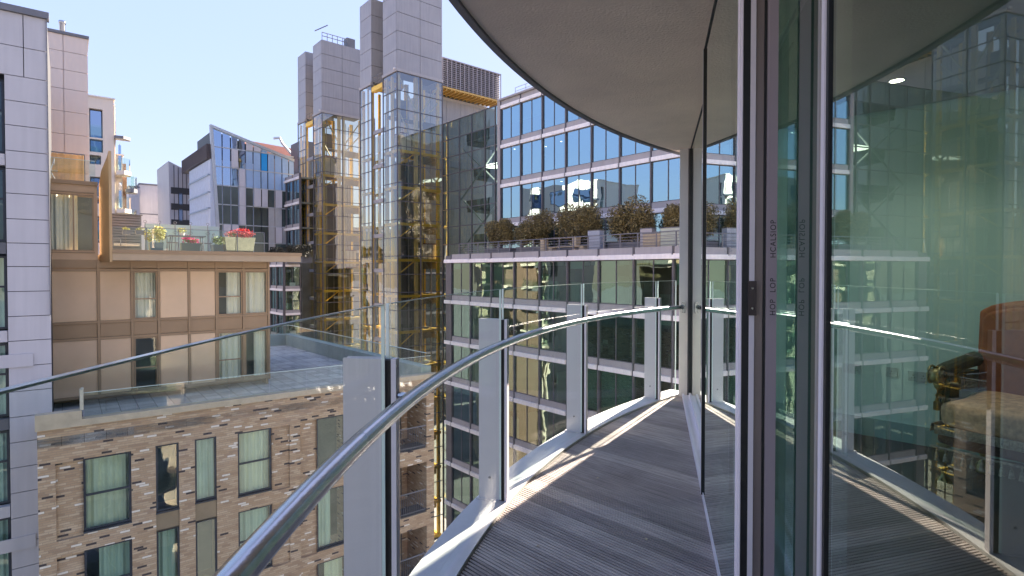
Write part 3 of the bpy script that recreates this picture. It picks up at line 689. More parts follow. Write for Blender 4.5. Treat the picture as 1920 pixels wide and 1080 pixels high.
for (ax, ay), (cx_, cy_) in (((sR-.2,.4),(bxe-.2,bye)), ((bxe-.2,bye+.2),(8,bye+.2))):
    for i in range(10):
        p, q_ = i/10, (i+.985)/10
        g.quad((ax+(cx_-ax)*p,ay+(cy_-ay)*p,zc+.3),(ax+(cx_-ax)*q_,ay+(cy_-ay)*q_,zc+.3),(ax+(cx_-ax)*q_,ay+(cy_-ay)*q_,zc+.95),(ax+(cx_-ax)*p,ay+(cy_-ay)*p,zc+.95))
g.build('glass_sheet', G_RAIL, tb2)
g = MB(); g.tube([(sR-.2,.4,zc+.95),(bxe-.2,bye+.2,zc+.95),(8,bye+.2,zc+.95)], .02, 6); g.build('top_edge', G_EDGE, tb2)

# ---- bronze block (set back) with its roof terrace
FZ = Fr(92, 21.9, AL)
bron = FZ.root('bronze_block', 'bronze clad block of smooth tan panels with a deep overhanging terrace slab', 'building', 0, 0)
def bz(py, px=95): return FZ.Z(px, py)
zfl = bz(750, 111); zt = 1.95
edges = [FZ.S(p) for p in (92, 184, 247, 297, 354, 405, 456, 503)]
kinds = ['p', 'p', 'w', 'p', 'p', 'w', 'v']
sE = edges[-1]
g = MB(); g.box(-.6, sE, 1.2, 9, GZ, zt-.02); g.box(-.6, edges[1]+.05, 1.2, 9, zt-.02, bz(345)); g.box(sE-.1, sE, .12, 1.2, GZ, zt-.02); g.build('structure_wall', BRONZE, bron)
z_a, z_b, z_c, z_d, z_e = bz(507), bz(608), bz(613), bz(640), bz(645)
g = MB()     # frame lines
for e in edges: g.box(e-.045, e+.045, -.06, .1, zfl-.1, zt)
for a, b in zip(edges, edges[1:]):
    for z in (z_a+.02, z_b, z_d, zfl): g.box(a+.046, b-.046, -.045, .1, z-.05, z+.05)
g.box(-.3, sE, -.02, .1, z_a+.10, zt); g.build('bronze_frame', BRONZE, bron)
for i, (a, b) in enumerate(zip(edges, edges[1:])):
    a2, b2 = a+.055, b-.055
    g = MB(); g.box(a2, b2, .0, .09, z_d+.06, z_b-.06); g.build('spandrel_panel', BRONZE, bron)
    for (zl, zh, kd) in ((z_b+.06, z_a-.04, 0), (zfl+.06, z_d-.06, 1)):
        kk = kinds[i]
        if kk == 'p': g = MB(); g.box(a2, b2, -.012, .08, zl, zh); g.build('tan_panel', BRPAN, bron)
        elif kk == 'w': window(bron, a2, b2, zl, zh, .05, BRONZE, G_WINC, .05, [zl+(zh-zl)*.42], [], CURTC if not (i == 2 and kd) else None)
        else: window(bron, a2, b2, zl, zh, .05, BRONZE, G_WINC, .05, [], [], CURTC)
# upper left bay with the curtained window
z1, z2, z3 = bz(468, 93), bz(363, 93), bz(335, 93)
g = MB(); g.box(-.3,edges[1],-.03,.1,zt,z1-.04).box(-.3,edges[1],-.03,.1,z2+.04,z3-.15).box(edges[1]-.12,edges[1],-.031,.1,z1-.04,z2+.04).box(-.3,.03,-.031,.1,z1-.04,z2+.04); g.build('bay_cladding', mat('bay_bronze', (.60,.41,.25), .45, metal=.15, var=.07), bron)
g = MB(); g.box(-.3,edges[1]+.02,-.12,.25,z3-.15,z3); g.box(-.3,edges[1]-.1,-.07,.0,z2+.10,z2+.14).box(-.3,edges[1]-.1,-.07,.0,z1-.12,z1-.08); g.build('bay_coping', BRONZE, bron)
window(bron, .03, edges[1]-.12, z1-.04, z2+.04, .05, BRONZE, G_WINC, .05, [], [(edges[1])*.5], CURTC)
# projecting fin and slab
tf = -1.05
xf = edges[1]+.06; zft = FZ.Z(206, 283, tf)
xg = FZ.S(206, tf)
g = MB(); g.add([(xf,0,1.86),(xg,tf,1.86),(xg,tf,zft),(xg*.8+xf*.2,tf*.8,zft-.25),(xg*.25+xf*.75,tf*.25,z3+.45),(xf,0,z3-.05),(xf+.12,0,1.86),(xg+.09,tf,1.86),(xg+.09,tf,zft),(xg*.8+xf*.2+.1,tf*.8,zft-.25),(xg*.25+xf*.75+.11,tf*.25,z3+.45),(xf+.12,0,z3-.05)],
    [(0,1,2,3,4,5),(11,10,9,8,7,6),(0,6,7,1),(1,7,8,2),(2,8,9,3),(3,9,10,4),(4,10,11,5),(5,11,6,0)]); g.build('projecting_fin', BRFIN, bron)
zs0 = 1.93; zs1 = FZ.Z(300, 471.5, tf)
g = MB(); g.prism([(xf+.13,-.062),(xg+.095,tf),(sE+1.2,tf),(sE+1.2,-.062)], zs0, zs1); g.prism([(xf+.13,-.062),(sE+1.2,-.062),(sE+1.2,9),(xf+.13,9)], zs0+.1, zs1-.04)
g.build('terrace_slab', mat('slab_bronze', (.50,.37,.23), .5, var=.12, scale=1, streak=.2), bron)
g = MB(); g.box(xg+.095, sE+1.25, tf-.03, tf-.001, zs1-.10, zs1+.05)
for i in range(1, 6): x = xf+(sE-xf)*i/5; g.box(x-.02,x+.02,tf+.02,-.1,zs0-.012,zs0-.002)
g.build('slab_trim', BRONZE, bron)
# things on the roof terrace; y is metres in from the facade
zT = zs1
rr_ = FZ.root('roof_glass_rail', 'glass rail with thin posts along the planted roof terrace edge', 'railing', xf+.2, tf+.12, zT)
xr0, xr1 = FZ.S(212, tf+.1), FZ.S(496, tf+.1)
g = MB(); g.quad((xr0,tf+.1,zT+.03),(xr1,tf+.1,zT+.03),(xr1,tf+.1,zT+.96),(xr0,tf+.1,zT+.96)); g.build('glass_sheet', G_RAIL, rr_)
g = MB(); g.box(xr0,xr1,tf+.085,tf+.115,zT+.955,zT+.975)
for i in range(6): x = xr0+(xr1-xr0)*i/5; g.box(x-.012,x+.012,tf+.08,tf+.12,zT,zT+.97)
g.build('rail_frame', GREYM, rr_)
def shrub(root, name, m, c, r, n, sz, seed, nm='foliage'):
    g = MB(); leaves(g, n, blob(c, r, 6, seed), sz); return g.build(nm, m, root)
def planter(F, lab, x0, x1, y0, y1, z0, z1, m, fl, fm, fh, n, sz, tap=.08, cat='planter', nm='flowers', over=.06):
    rt = F.root('planter', lab, cat, (x0+x1)/2, (y0+y1)/2, z0); g = MB(); t = tap
    g.add([(x0+t,y0+t,z0),(x1-t,y0+t,z0),(x1-t,y1-t,z0),(x0+t,y1-t,z0),(x0,y0,z1),(x1,y0,z1),(x1,y1,z1),(x0,y1,z1)], [(0,3,2,1),(0,1,5,4),(1,2,6,5),(2,3,7,6),(3,0,4,7)])
    g.add([(x0,y0,z1-.03),(x1,y0,z1-.03),(x1,y1,z1-.03),(x0,y1,z1-.03)], [(0,1,2,3)])
    g.build('planter_box', m, rt)
    shrub(rt, 'f', fm, ((x0+x1)/2, (y0+y1)/2, z1+fh*.35), ((x1-x0)/2+over, (y1-y0)/2+over, fh*.7), n, sz, int(x0*100)+7, nm)
    if fl: shrub(rt, 'g', LEAFG, ((x0+x1)/2, (y0+y1)/2, z1+fh*.2), ((x1-x0)/2, (y1-y0)/2, fh*.5), n//3, sz, 3, 'leaves')
    return rt
def tx(px, y): return FZ.S(px, y)
MIRC = mat('polished_planter', (.62,.52,.38), .12, metal=.85, var=.25, scale=2.5)
planter(FZ, 'tall tapered polished planter overflowing with red flowers at the terrace edge', tx(420,-.6), tx(477,-.6), -.85, -.15, zT, zT+.72, MIRC, 1, FLR, .42, 1500, .045, .09, over=.12)
BPL = mat('grey_planter', (.16,.22,.24), .5)
planter(FZ, 'grey planter holding a round yellow green bush beside the garden table', tx(280,.2), tx(306,.2), -.1, .6, zT, zT+.42, BPL, 0, LEAFY, .75, 1500, .045, .04, nm='bush_foliage', over=.18)
planter(FZ, 'long grey planter box with pink flowers behind the garden table', tx(338,.9), tx(373,.9), .5, 1.0, zT, zT+.45, BPL, 1, FLP, .38, 500, .05, .02)
planter(FZ, 'low dark planter with a small pale shrub left of the red flowers', tx(398,.4), tx(420,.4), .1, .7, zT, zT+.4, BPL, 0, LEAFG, .5, 400, .05, .02, nm='bush_foliage')
tbl = FZ.root('garden_table', 'dark slatted garden table on the roof terrace', 'table', tx(350,0), 0, zT)
x0, x1 = tx(316,0), tx(384,0)
g = MB(); g.box(x0,x1,-.35,.35,zT+.70,zT+.74); g.build('table_top', GREYM, tbl)
for x in (x0+.12, x1-.12):
    for s_ in (-1, 1):
        g = MB(); g.tube([(x,s_*.28,zT+.70),(x+.05*(1 if x>x0+.5 else -1),s_*.31,zT)], .022, 6); g.build('leg', GREYM, tbl)
for i, (px, lab) in enumerate(((388, 'dark metal garden chair at the right end of the garden table'), (324, 'dark metal garden chair half hidden at the left end of the table'))):
    x = tx(px, .1); ch = FZ.root('garden_chair', lab, 'chair', x, .1, zT, group='chairs round the garden table')
    g = MB(); g.box(x-.2,x+.2,-.1,.3,zT+.42,zT+.45); g.build('seat', GREYM, ch)
    sx = 1 if i == 0 else -1
    g = MB(); g.tube([(x+sx*.19,-.08,zT+.44),(x+sx*.28,-.08,zT+.88),(x+sx*.28,.28,zT+.88),(x+sx*.19,.28,zT+.44)], .015, 6); g.tube([(x+sx*.25,-.08,zT+.7),(x+sx*.25,.28,zT+.7)], .012, 6); g.build('backrest', GREYM, ch)
    for a in (-.18, .18):
        for b in (-.08, .28):
            g = MB(); g.tube([(x+a,b,zT+.42),(x+a*1.2,b,zT)], .014, 6); g.build('leg', GREYM, ch)
bowl = FZ.root('plant_pot', 'small pot with lime green plant standing on the garden table', 'plant pot', tx(342,0), 0, zT+.74)
g = MB(); g.lathe([(0,zT+.742),(.08,zT+.742),(.12,zT+.86),(.10,zT+.86),(0,zT+.84)], 12, (tx(342,0),0)); g.build('pot', CREAM, bowl); shrub(bowl, 'x', LEAFY, (tx(342,0),0,zT+.98), (.20,.2,.16), 220, .035, 5)
lv = FZ.root('louvre_screen', 'grey horizontal louvre screen behind the hanging flower boxes', 'screen', tx(235,5), 5, zT)
xa, xb = tx(211,4), tx(266,4); zl0, zl1 = zT-.05, FZ.Z(230, 403, 4)
g = MB(); n = 15
for i in range(n): z = zl0+(zl1-zl0)*i/n; g.box(xa,xb,4.0,4.06,z,z+(zl1-zl0)/n*.72)
g.box(xa,xb,4.07,4.1,zl0,zl1); g.box(xa,xb+.05,3.95,4.12,zl1,zl1+.05); g.build('louvres', GREYM, lv)
for px0, px1, lab in ((230,246,'small flower box with yellow flowers hung left on the louvre screen'),(255,272,'small flower box hung right on the louvre screen rail')):
    planter(FZ, lab, tx(px0,1.5), tx(px1,1.5), 1.4, 1.6, zT+.80, zT+1.0, GREYM, 0, LEAFY, .16, 120, .03, .01, nm='bush_foliage', over=.02)
bn_ = FZ.root('garden_bench', 'pale garden bench at the left end of the roof terrace', 'bench', tx(232,1), 1, zT)
g = MB(); g.box(tx(212,1),tx(262,1),.8,1.3,zT+.30,zT+.38); g.build('seat', WHITE, bn_)
g = MB(); g.tube([(tx(213,1),.8,zT),(tx(213,1),.8,zT+.55),(tx(226,1),.8,zT+.55),(tx(226,1),.8,zT)], .02, 6); g.build('arm_frame', GREYM, bn_)
fs_ = FZ.root('frosted_screen', 'pale frosted glass screen at the back of the roof terrace with finial posts', 'screen', tx(340,3), 3, zT)
xa, xb = tx(272,3.2), tx(412,3.2); zh = FZ.Z(340, 422, 3.2)
g = MB(); g.box(xa,xb,3.2,3.23,zT,zh); g.build('glass_sheet', FROST, fs_)
for px in (273, 300, 329, 358, 390):
    x = tx(px, 3.15); g = MB(); g.tube([(x,3.12,zT),(x,3.12,zh+.02)], .015, 6); g.tube([(x+.06*math.cos(q*.7),3.12,zh+.09+.06*math.sin(q*.7)) for q in range(10)], .010, 5); g.tube([(x,3.12,zh-.3),(x+.1,3.12,zh-.38),(x,3.12,zh-.46),(x-.1,3.12,zh-.38),(x,3.12,zh-.3)], .010, 5)
    g.build('finial_post', GREYM, fs_)

# ---- white panelled tower at the left edge
FWT = Fr(95, 19.7, AL)
wt = FWT.root('white_tower', 'tall pale lilac panelled tower with a dark window slot at the left edge', 'building', 0, 0)
zj = [FWT.Z(90, y) for y in (37,98,152,198,242.6,289,322,366.7,413,457,500,545.5,591,636)]
ph_ = .87
z = zj[-1]
zj += [z-.87*i-.0 for i in range(1, 30)]
xc = FWT.S(5.5 if False else 8); xm = FWT.S(50)
XL = -9
xcut = FWT.S(22, 0)  # windows begin left of here lower down
xw = FWT.P(8, 200)[0]
g = MB()
for i, (a, b) in enumerate(zip(zj, zj[1:])):
    gp = .012
    if i < 2:
        for x0, x1 in ((XL, xm-.9), (xm-.9, xm), (xm, 0)): g.box(x0+gp, x1-gp, 0, .12, b+gp, a-gp)
    else: g.box(xw+gp, -gp, 0, .12, b+gp, a-gp)
g.build('cladding_panels', CLAD_W, wt)
g = MB(); g.box(XL, -.015, .1, .2, zj[2], zj[0]); g.box(xw+.01, -.015, .1, 6, GZ, zj[0]-.02); g.box(XL, xw, 1.5, 6, GZ, zj[0]-.02); g.build('backing_wall', JOINT, wt)
g = MB(); g.box(XL, .05, -.10, .3, zj[0], zj[0]+.22); g.build('roof_coping', GREYM, wt)
g = MB(); g.box(-.03,-.005,-.06,-.005,zj[12],zj[0]); g.build('downpipe', GREYM, wt)
for i in range(9):
    zt_ = FWT.Z(2, 142)-3.0*i
    w_ = window(wt, xw-1.6, xw-.02, zt_-2.55, zt_-.05, .35, DARKF, G_WIN, .07, [zt_-1.1], [], CURT if i > 1 else None)
    g = MB(); g.box(xw-1.6, xw-.01, .05, .34, zt_-2.98, zt_-2.60); g.build('floor_band', CLAD_D if i % 2 else CLAD_W, wt)
for i in range(1, 9, 4):
    z = FWT.Z(50, 675)-6.3*(i//4)*1.0
    g = MB(); g.box(XL, FWT.S(60), -.05, -.002, z-.22, z+.22); g.build('concrete_band', CLAD_W, wt)

# ---- beige tower behind the bamboo screen
FBT = Fr(88, 25.5, AL)
bt = FBT.root('beige_tower', 'beige panelled tower with a steel flue, next to the lilac tower', 'building', 0, 0)
x1 = FBT.S(170); zj = [FBT.Z(88, y) for y in (58,90,125,161,204,247,283,320)]; zj += [zj[-1]-1.0*i for i in range(1,8)]
g = MB()
for a, b in zip(zj, zj[1:]):
    xs = [-.5, FBT.S(124), x1]
    for p, q_ in zip(xs, xs[1:]): g.box(p+.01, q_-.01, 0, .1, b+.01, a-.01)
g.build('cladding_panels', CLAD_B, bt)
g = MB(); g.box(-.5, x1-.01, .08, 5, GZ, zj[0]-.02); g.build('backing_wall', CLAD_B, bt)
g = MB(); g.box(-.5, x1+.05, -.06, 5, zj[0], zj[0]+.13); g.build('roof_coping', GREYM, bt)
g = MB(); xx = FBT.S(123, 1); g.lathe([(.11,zj[0]),(.11,FBT.Z(123,46,1)),(.14,FBT.Z(123,46,1)),(.14,FBT.Z(123,41,1)),(0,FBT.Z(123,40,1))], 14, (xx,1)); g.build('flue', STEEL, bt, smooth=True)
# bamboo screen and glass on the small roof of the bronze bay
bs = FZ.root('bamboo_screen', 'golden bamboo screen on the small roof terrace above the curtained window', 'screen', FZ.S(128,1.5), 1.5, z3)
xa, xb = FZ.S(96,1.5), FZ.S(160,1.5); zb_ = FZ.Z(128, 289, 1.5)
g = MB(); n = 46
for i in range(n): x = xa+(xb-xa)*(i+.5)/n; g.tube([(x,1.5+random.uniform(-.01,.01),z3-.1),(x,1.5,zb_+random.uniform(-.03,.03))], (xb-xa)/n*.48, 6)
g.build('bamboo_canes', BAMB, bs)
g = MB(); g.box(xa-.03,xb+.03,1.44,1.47,zb_+.0,zb_+.05).box(xa-.04,xa,1.42,1.46,z3,zb_).box(xb,xb+.04,1.42,1.46,z3,zb_); g.build('screen_frame', GREYM, bs)
for k2, xq in enumerate((FZ.S(99,1),)):
    ch = FZ.root('folding_chair', 'white folding chair in front of the bamboo screen', 'chair', xq, 1, z3)
    g = MB(); g.tube([(xq-.16,.9,z3),(xq+.10,.9,z3+.95)], .014, 6).tube([(xq+.16,.9,z3),(xq-.06,.9,z3+.5)], .014, 6); g.tube([(xq-.16,1.25,z3),(xq+.10,1.25,z3+.95)], .014, 6); g.build('leg', WHITE, ch)
    g = MB(); g.box(xq-.1,xq+.2,.9,1.25,z3+.45,z3+.47); g.build('seat', WHITE, ch)
    g = MB(); g.box(xq+.06,xq+.1,.9,1.25,z3+.75,z3+.93); g.build('backrest', WHITE, ch)
gr = FZ.root('bay_glass_rail', 'low glass rail in front of the bamboo screen', 'railing', FZ.S(130), .1, z3)
g = MB(); g.quad((-.2,.05,z3),(edges[1]-.05,.05,z3),(edges[1]-.05,.05,z3+.85),(-.2,.05,z3+.85)); g.build('glass_sheet', G_RAIL, gr)
g = MB(); g.box(-.2,edges[1]-.05,.04,.06,z3+.85,z3+.865); g.build('top_edge', G_EDGE, gr)

# ================================================================ buildings farther left
def simple_win(root, x0, x1, z0, z1, y, gm=None, fm=None, nm='window'):
    g = MB(); g.box(x0, x1, y-.02, y+.3, z0, z1); w = g.build(nm, fm or DARKF, root)
    g = MB(); g.quad((x0+.08,y-.05,z0+.08),(x1-.08,y-.05,z0+.08),(x1-.08,y-.05,z1-.08),(x0+.08,y-.05,z1-.08)); g.build('pane', gm or G_BLUE, root, parent=w)
    return w
def balcony(root, x0, x1, y0, z, rail=1.0, side=False, m=None):
    g = MB(); n = 8; r = .5
    g.prism([(x0,y0),(x0,y0-1.0),(x0+r,y0-1.5),(x1-r,y0-1.5),(x1,y0-1.0),(x1,y0)], z-.32, z); b = g.build('balcony', m or CREAM, root)
    g = MB(); pts = [(x0+.06,y0),(x0+.06,y0-.97),(x0+r,y0-1.43),(x1-r,y0-1.43),(x1-.06,y0-.97),(x1-.06,y0)]
    for a, c in zip(pts, pts[1:]): g.quad((*a,z),(*c,z),(*c,z+rail),(*a,z+rail))
    g.build('balcony_glass', G_RAIL, root, parent=b)
FC = Fr(160, 44, AL)
ca = FC.root('cream_apartments', 'stepped cream apartment block with rounded corner balconies beyond the bronze block', 'building', 0, 0)
xa, xb, xc_, xd = -9, FC.S(217), FC.S(233), FC.S(241)
zA, zB, zC = FC.Z(190, 184), FC.Z(225, 290), FC.Z(238, 303)
wins2 = [(FC.S(171), FC.S(196), FC.Z(180, 258), FC.Z(180, 204)), (FC.S(171), FC.S(196), FC.Z(180, 285), FC.Z(180, 261)), (FC.S(171), FC.S(192), FC.Z(180, 308), FC.Z(180, 291))]
for k in range(1, 9): wins2.append((wins2[2][0], wins2[2][1], wins2[2][2]-3.1*k, wins2[2][3]-3.1*k+1.4))
g = MB(); g.holes(xa, xb, GZ, zA, wins2, 0, .5); g.quad((xb,0,GZ),(xb,16,GZ),(xb,16,zA),(xb,0,zA)); g.quad((xa,0,zA),(xb,0,zA),(xb,16,zA),(xa,16,zA)); g.quad((xa,0,GZ),(xa,16,GZ),(xa,16,zA),(xa,0,zA))
g.box(xb, xc_, .5, 15, GZ, zB); g.build('tower_wall', CREAM, ca)
g = MB(); g.box(xc_, xd, 1.2, 12, GZ, zC); g.build('dark_wing', mat('dark_wing', (.22,.13,.09), .6), ca)
g = MB(); g.box(xa, xb+.1, -.08, 1, zA, zA+.12); g.box(xb, xc_+.1, .42, 1, zB, zB+.12); g.build('coping', CREAM, ca)
for w_ in wins2:
    simple_win(ca, w_[0], w_[1], w_[2], w_[3], .45)
for w_ in wins2[:3]:
    g = MB(); g.quad((w_[0],.02,w_[2]),(w_[1],.02,w_[2]),(w_[1],.02,w_[2]+1.0),(w_[0],.02,w_[2]+1.0)); g.build('balcony_glass', G_RAIL, ca)
for k in range(7):
    z = FC.Z(225, 322)-3.05*k
    balcony(ca, xb+.1, xc_+.5, .5, z); simple_win(ca, xb+.4, xc_-.2, z+.1, z+2.3, .48)
    balcony(ca, xc_+.2, xd+.7, 1.2, z-1.3, m=GREYM)
g = MB(); g.prism([(xb,.6),(xb,-.3),(xb+.6,-.4),(xb+1.1,.1),(xb+1.1,.6)], FC.Z(225,261), FC.Z(225,256)); g.build('canopy', GREYM, ca)
# east flank seen only in reflections: windows and balconies facing the sun
FCs = Fr(160, 44, AL-90); FCs.O = FC.world(xb, 0, 0)
FCs.d = FC.n.copy(); FCs.n = -FC.d.copy(); FCs.az = math.atan2(FCs.d.x, FCs.d.y)
fl = FCs.root('cream_apartment_wing', 'sunlit east wing of the cream apartments with stacked balconies', 'building', 0, 0)
g = MB(); g.box(.2, 15.8, -.10, -.02, GZ, zA-.3); g.build('wing_wall', CREAM, fl)
for k in range(8):
    z = zA-3.4-3.1*k
    for j in range(3):
        x = 1.0+4.9*j; simple_win(fl, x, x+2.6, z+.1, z+2.3, -.12)
        if z < zB-2.5: balcony(fl, x-.5, x+3.2, -.10, z)

FWB = Fr(243, 92, AL)
for i, (pa, pb, pt, m, lab) in enumerate(((243,263,351,CLAD_W,'white end block with a small roof rail among the far pale towers'),(263,299,346,CLAD_W,'broad lilac white far tower next to the white end block'),(299,309,349,CREAM,'slim pink edged far tower between the lilac and the low blocks'),(309,323,360,CREAM,'low pale pink far tower nearest the leaning grey building'))):
    F_ = Fr(pa, 92+i*3, AL); r_ = F_.root('far_tower', lab, 'building', 0, 0, group='pale far towers'); zt_ = F_.Z(pa, pt)
    g = MB(); w_ = F_.S(pb); g.box(0, w_, 0, 12, GZ, zt_); g.build('tower_body', m, r_)
    g = MB(); g.box(-.1, w_+.05, -.1, 12, zt_, zt_+.25)
    for q in range(4): g.box(-.03, w_, -.04, 0, zt_-5-7*q, zt_-4.85-7*q)
    g.build('edge_joint', GREYM, r_)
    for q in range(5):
        if i in (0, 3): simple_win(r_, w_*.45, w_*.6, zt_-8-4*q, zt_-5.5-4*q, 0)
# low roof line between the terrace and the far towers
# ---- leaning grey building
FL = Fr(318, 86, AV)
lg = FL.root('leaning_grey_building', 'grey metal clad building with a leaning left edge and a sharp roof corner', 'building', 0, 0)
zl = FL.Z(318, 302); xr = FL.S(357); zr = FL.Z(345, 313); zb1 = FL.Z(325, 358)
g = MB(); g.prismy([(FL.S(326),GZ),(xr,GZ),(xr,FL.Z(357,322)),(0,zl)], 0, 10); g.build('metal_body', mat('grey_seam', (.38,.37,.40), .5, metal=.3, var=.12, scale=.4, streak=.6), lg)
g = MB()
for y in (358, 388, 418): z = FL.Z(335, y); g.box(FL.S(322), xr, -.08, -.01, z-.5, z+.5)
for px in (328, 336, 344, 351): g.box(FL.S(px)-.04, FL.S(px)+.04, -.05, -.01, GZ+10, FL.Z(px, 305+ (px-318)*.5))
g.build('floor_line', JOINT, lg)
for y in (373, 403): z = FL.Z(335, y); simple_win(lg, FL.S(336), FL.S(344), z-1.0, z+1.0, -.03, G_BLUE)
# ---- blue glass building with patchwork front
FP = Fr(395, 74, AV)
pb = FP.root('patchwork_glass_building', 'blue glass building with a leaning corner and a patchwork of silver and glass panels', 'building', 0, 0)
def fp(zx, zy): return FP.P(310+zx/4.32, 220+zy/4.32)
def topz(x):  # roof line, front face
    (xa_, za_), (xb_, zb_) = fp(365, 80), fp(1040, 360); return za_+(zb_-za_)*(x-xa_)/(xb_-xa_)
xl0, zl0 = fp(365, 80); xl1, zl1 = fp(420, 900); xr0 = fp(1040, 360)[0]
def leftx(z): return xl0+(xl1-xl0)*(zl0-z)/(zl0-zl1)
rowz = [fp(500, y)[1] for y in (-60, 250, 405, 555, 708, 868, 1010, 1160)]
g = MB(); g.prismy([(xl1+.3,GZ),(xr0,GZ),(xr0,topz(xr0)-.2),(xl0+.3,zl0-.3)], .25, 9); g.build('inner_body', mat('blue_grey_inner', (.05,.07,.09), .6), pb)
rnd = random.Random(3)
mat('tinted_pane', (.045,.065,.07), .16, var=.5, scale=.35, spec=.9); mat('sky_pane', (.30,.46,.72), .22, var=.15, scale=.4, spec=.9)
cols = [365, 462, 530, 592, 650, 712, 775, 830, 885, 945, 1000, 1045]
spec = {(2,1):'s',(4,0):'s',(5,0):'s',(6,1):'b',(2,2):'g',(0,2):'g',(3,2):'s',(3,3):'s',(5,3):'s',(6,3):'s',(3,4):'s',(7,4):'w',(7,5):'w',(8,3):'s',(2,5):'s',(1,5):'s',(4,6):'s',(8,4):'w',(9,5):'w',(5,5):'d',(7,6):'w',(8,5):'s'}
for r_ in range(7):
    zt_, zb_ = rowz[r_], rowz[r_+1]
    for c in range(11):
        x0 = fp(cols[c], 500)[0]; x1 = fp(cols[c+1], 500)[0]
        if c == 0: x0 = leftx((zt_+zb_)/2)
        a = min(zt_, topz(x0)); b = min(zt_, topz(x1))
        if min(a, b) <= zb_+.1: continue
        k_ = spec.get((c, r_), 'u' if r_ < 3 else 'd'); mm = {'s':SILV,'b':BLUEP,'w':mat('grey_slat', (.40,.42,.45), .5, streak=.3) if 'grey_slat' not in MT else MT['grey_slat'],'u':G_BLUE if c < 4 else MT['sky_pane'],'g':G_BLUE if c < 4 else MT['sky_pane'],'d':MT['tinted_pane']}[k_]
        y = -.18 if k_ == 's' else 0
        g = MB(); g.prismy([(x0+.07,zb_+.07),(x1-.07,zb_+.07),(x1-.07,b-.07),(x0+.07,a-.07)], y, y+.1); g.build('front_panel', mm, pb)
g = MB()
for z in rowz[1:]: g.box(leftx(z), xr0, -.05, .24, z-.07, z+.07)
g.prismy([(xl0,zl0),(xr0,topz(xr0)),(xr0,topz(xr0)+.35),(xl0,zl0+.35)], -.3, .3)
g.add([(xl0-.12,-.25,zl0+.3),(xl0+.25,-.25,zl0+.3),(xl1+.25,-.25,zl1),(xl1-.12,-.25,zl1),(xl0-.12,.2,zl0+.3),(xl0+.25,.2,zl0+.3),(xl1+.25,.2,zl1),(xl1-.12,.2,zl1)], [(0,1,2,3),(4,5,6,7),(0,4,7,3),(1,5,6,2),(0,1,5,4),(3,2,6,7)])
g.build('silver_frame', mat('silver_trim', (.42,.46,.52), .4, metal=.4), pb)
# its left side: white finned glass under a dark louvred attic, on the other street direction
FPl = Fr(395, 74, AU)
sd_ = FPl.S(343)   # negative
def fl_(zx, zy): return FPl.P(310+zx/4.32, 220+zy/4.32)
FPl2 = FPl
ps = FPl.root('finned_glass_wing', 'pale finned glass side wing with a dark louvred attic, left of the patchwork front', 'building', 0, 0)
xs0, xs1 = fl_(200, 500)[0], -.15
g = MB(); za, zb_ = fl_(200, 430)[1], fl_(380, 325)[1]
zz = max(za, zb_)
g.box(xs0, xs1, .1, 6, GZ, zz); g.build('wing_body', WFIN, ps)
g = MB(); n = 40
for i in range(n): x = xs0+(xs1-xs0)*(i+.5)/n; g.box(x-.03, x+.03, -.12, .1, GZ+15, zz-.2)
g.build('glass_fins', mat('fin_white', (.66,.72,.82), .4, var=.1), ps)
g = MB()
for yy in (545, 672, 788): z = fl_(200, yy)[1]; g.box(xs0-.1, xs1, -.2, .1, z-.1, z+.1)
g.build('floor_line', mat('fin_line', (.25,.32,.42), .5), ps)
xq = fl_(152, 400)[0]; zq0, zq1 = zz, fl_(152, 345)[1]
g = MB(); g.box(xq, xs1, -.3, 6, zz+.02, zz+ (fl_(152,345)[1]-fl_(152,450)[1])); at = g.build('louvred_attic', mat('attic_brown', (.055,.045,.05), .6), ps)
g = MB(); n = 26
for i in range(n): x = xq+(xs1-xq)*(i+.5)/n; g.box(x-.05, x+.05, -.38, -.3, zz+.1, zz+(fl_(152,345)[1]-fl_(152,450)[1])-.05)
g.build('louvres', mat('attic_louvre', (.12,.10,.11), .5), ps)
# terracotta roof behind with a lamp arm
FT = Fr(452, 92, AV)
tr_ = FT.root('terracotta_roof_block', 'long terracotta pitched roof rising behind the patchwork glass building', 'building', 0, 0)
za, zb_ = FT.Z(452, 261), FT.Z(550, 279); xx = FT.S(552)
g = MB(); g.add([(0,0,za),(xx,0,zb_),(xx,-3,zb_-4.5),(0,-3,za-3.2),(xx,6,zb_-4),(0,6,za-4)], [(0,1,2,3),(1,0,5,4)]); g.build('roof', TERRA, tr_)
g = MB(); g.box(0, xx, -2.9, 6, GZ, zb_-4.4); g.build('wall', CREAM, tr_)
g = MB(); xk = FT.S(505)
g.tube([(FT.S(540),-3.2,FT.Z(540,300)),(FT.S(518),-3.2,FT.Z(518,274)),(FT.S(514),-3.2,FT.Z(514,265)),(FT.S(503),-3.2,FT.Z(503,266))], .22, 6); g.build('cleaning_arm', mat('pale_arm', (.55,.58,.62), .5), tr_)

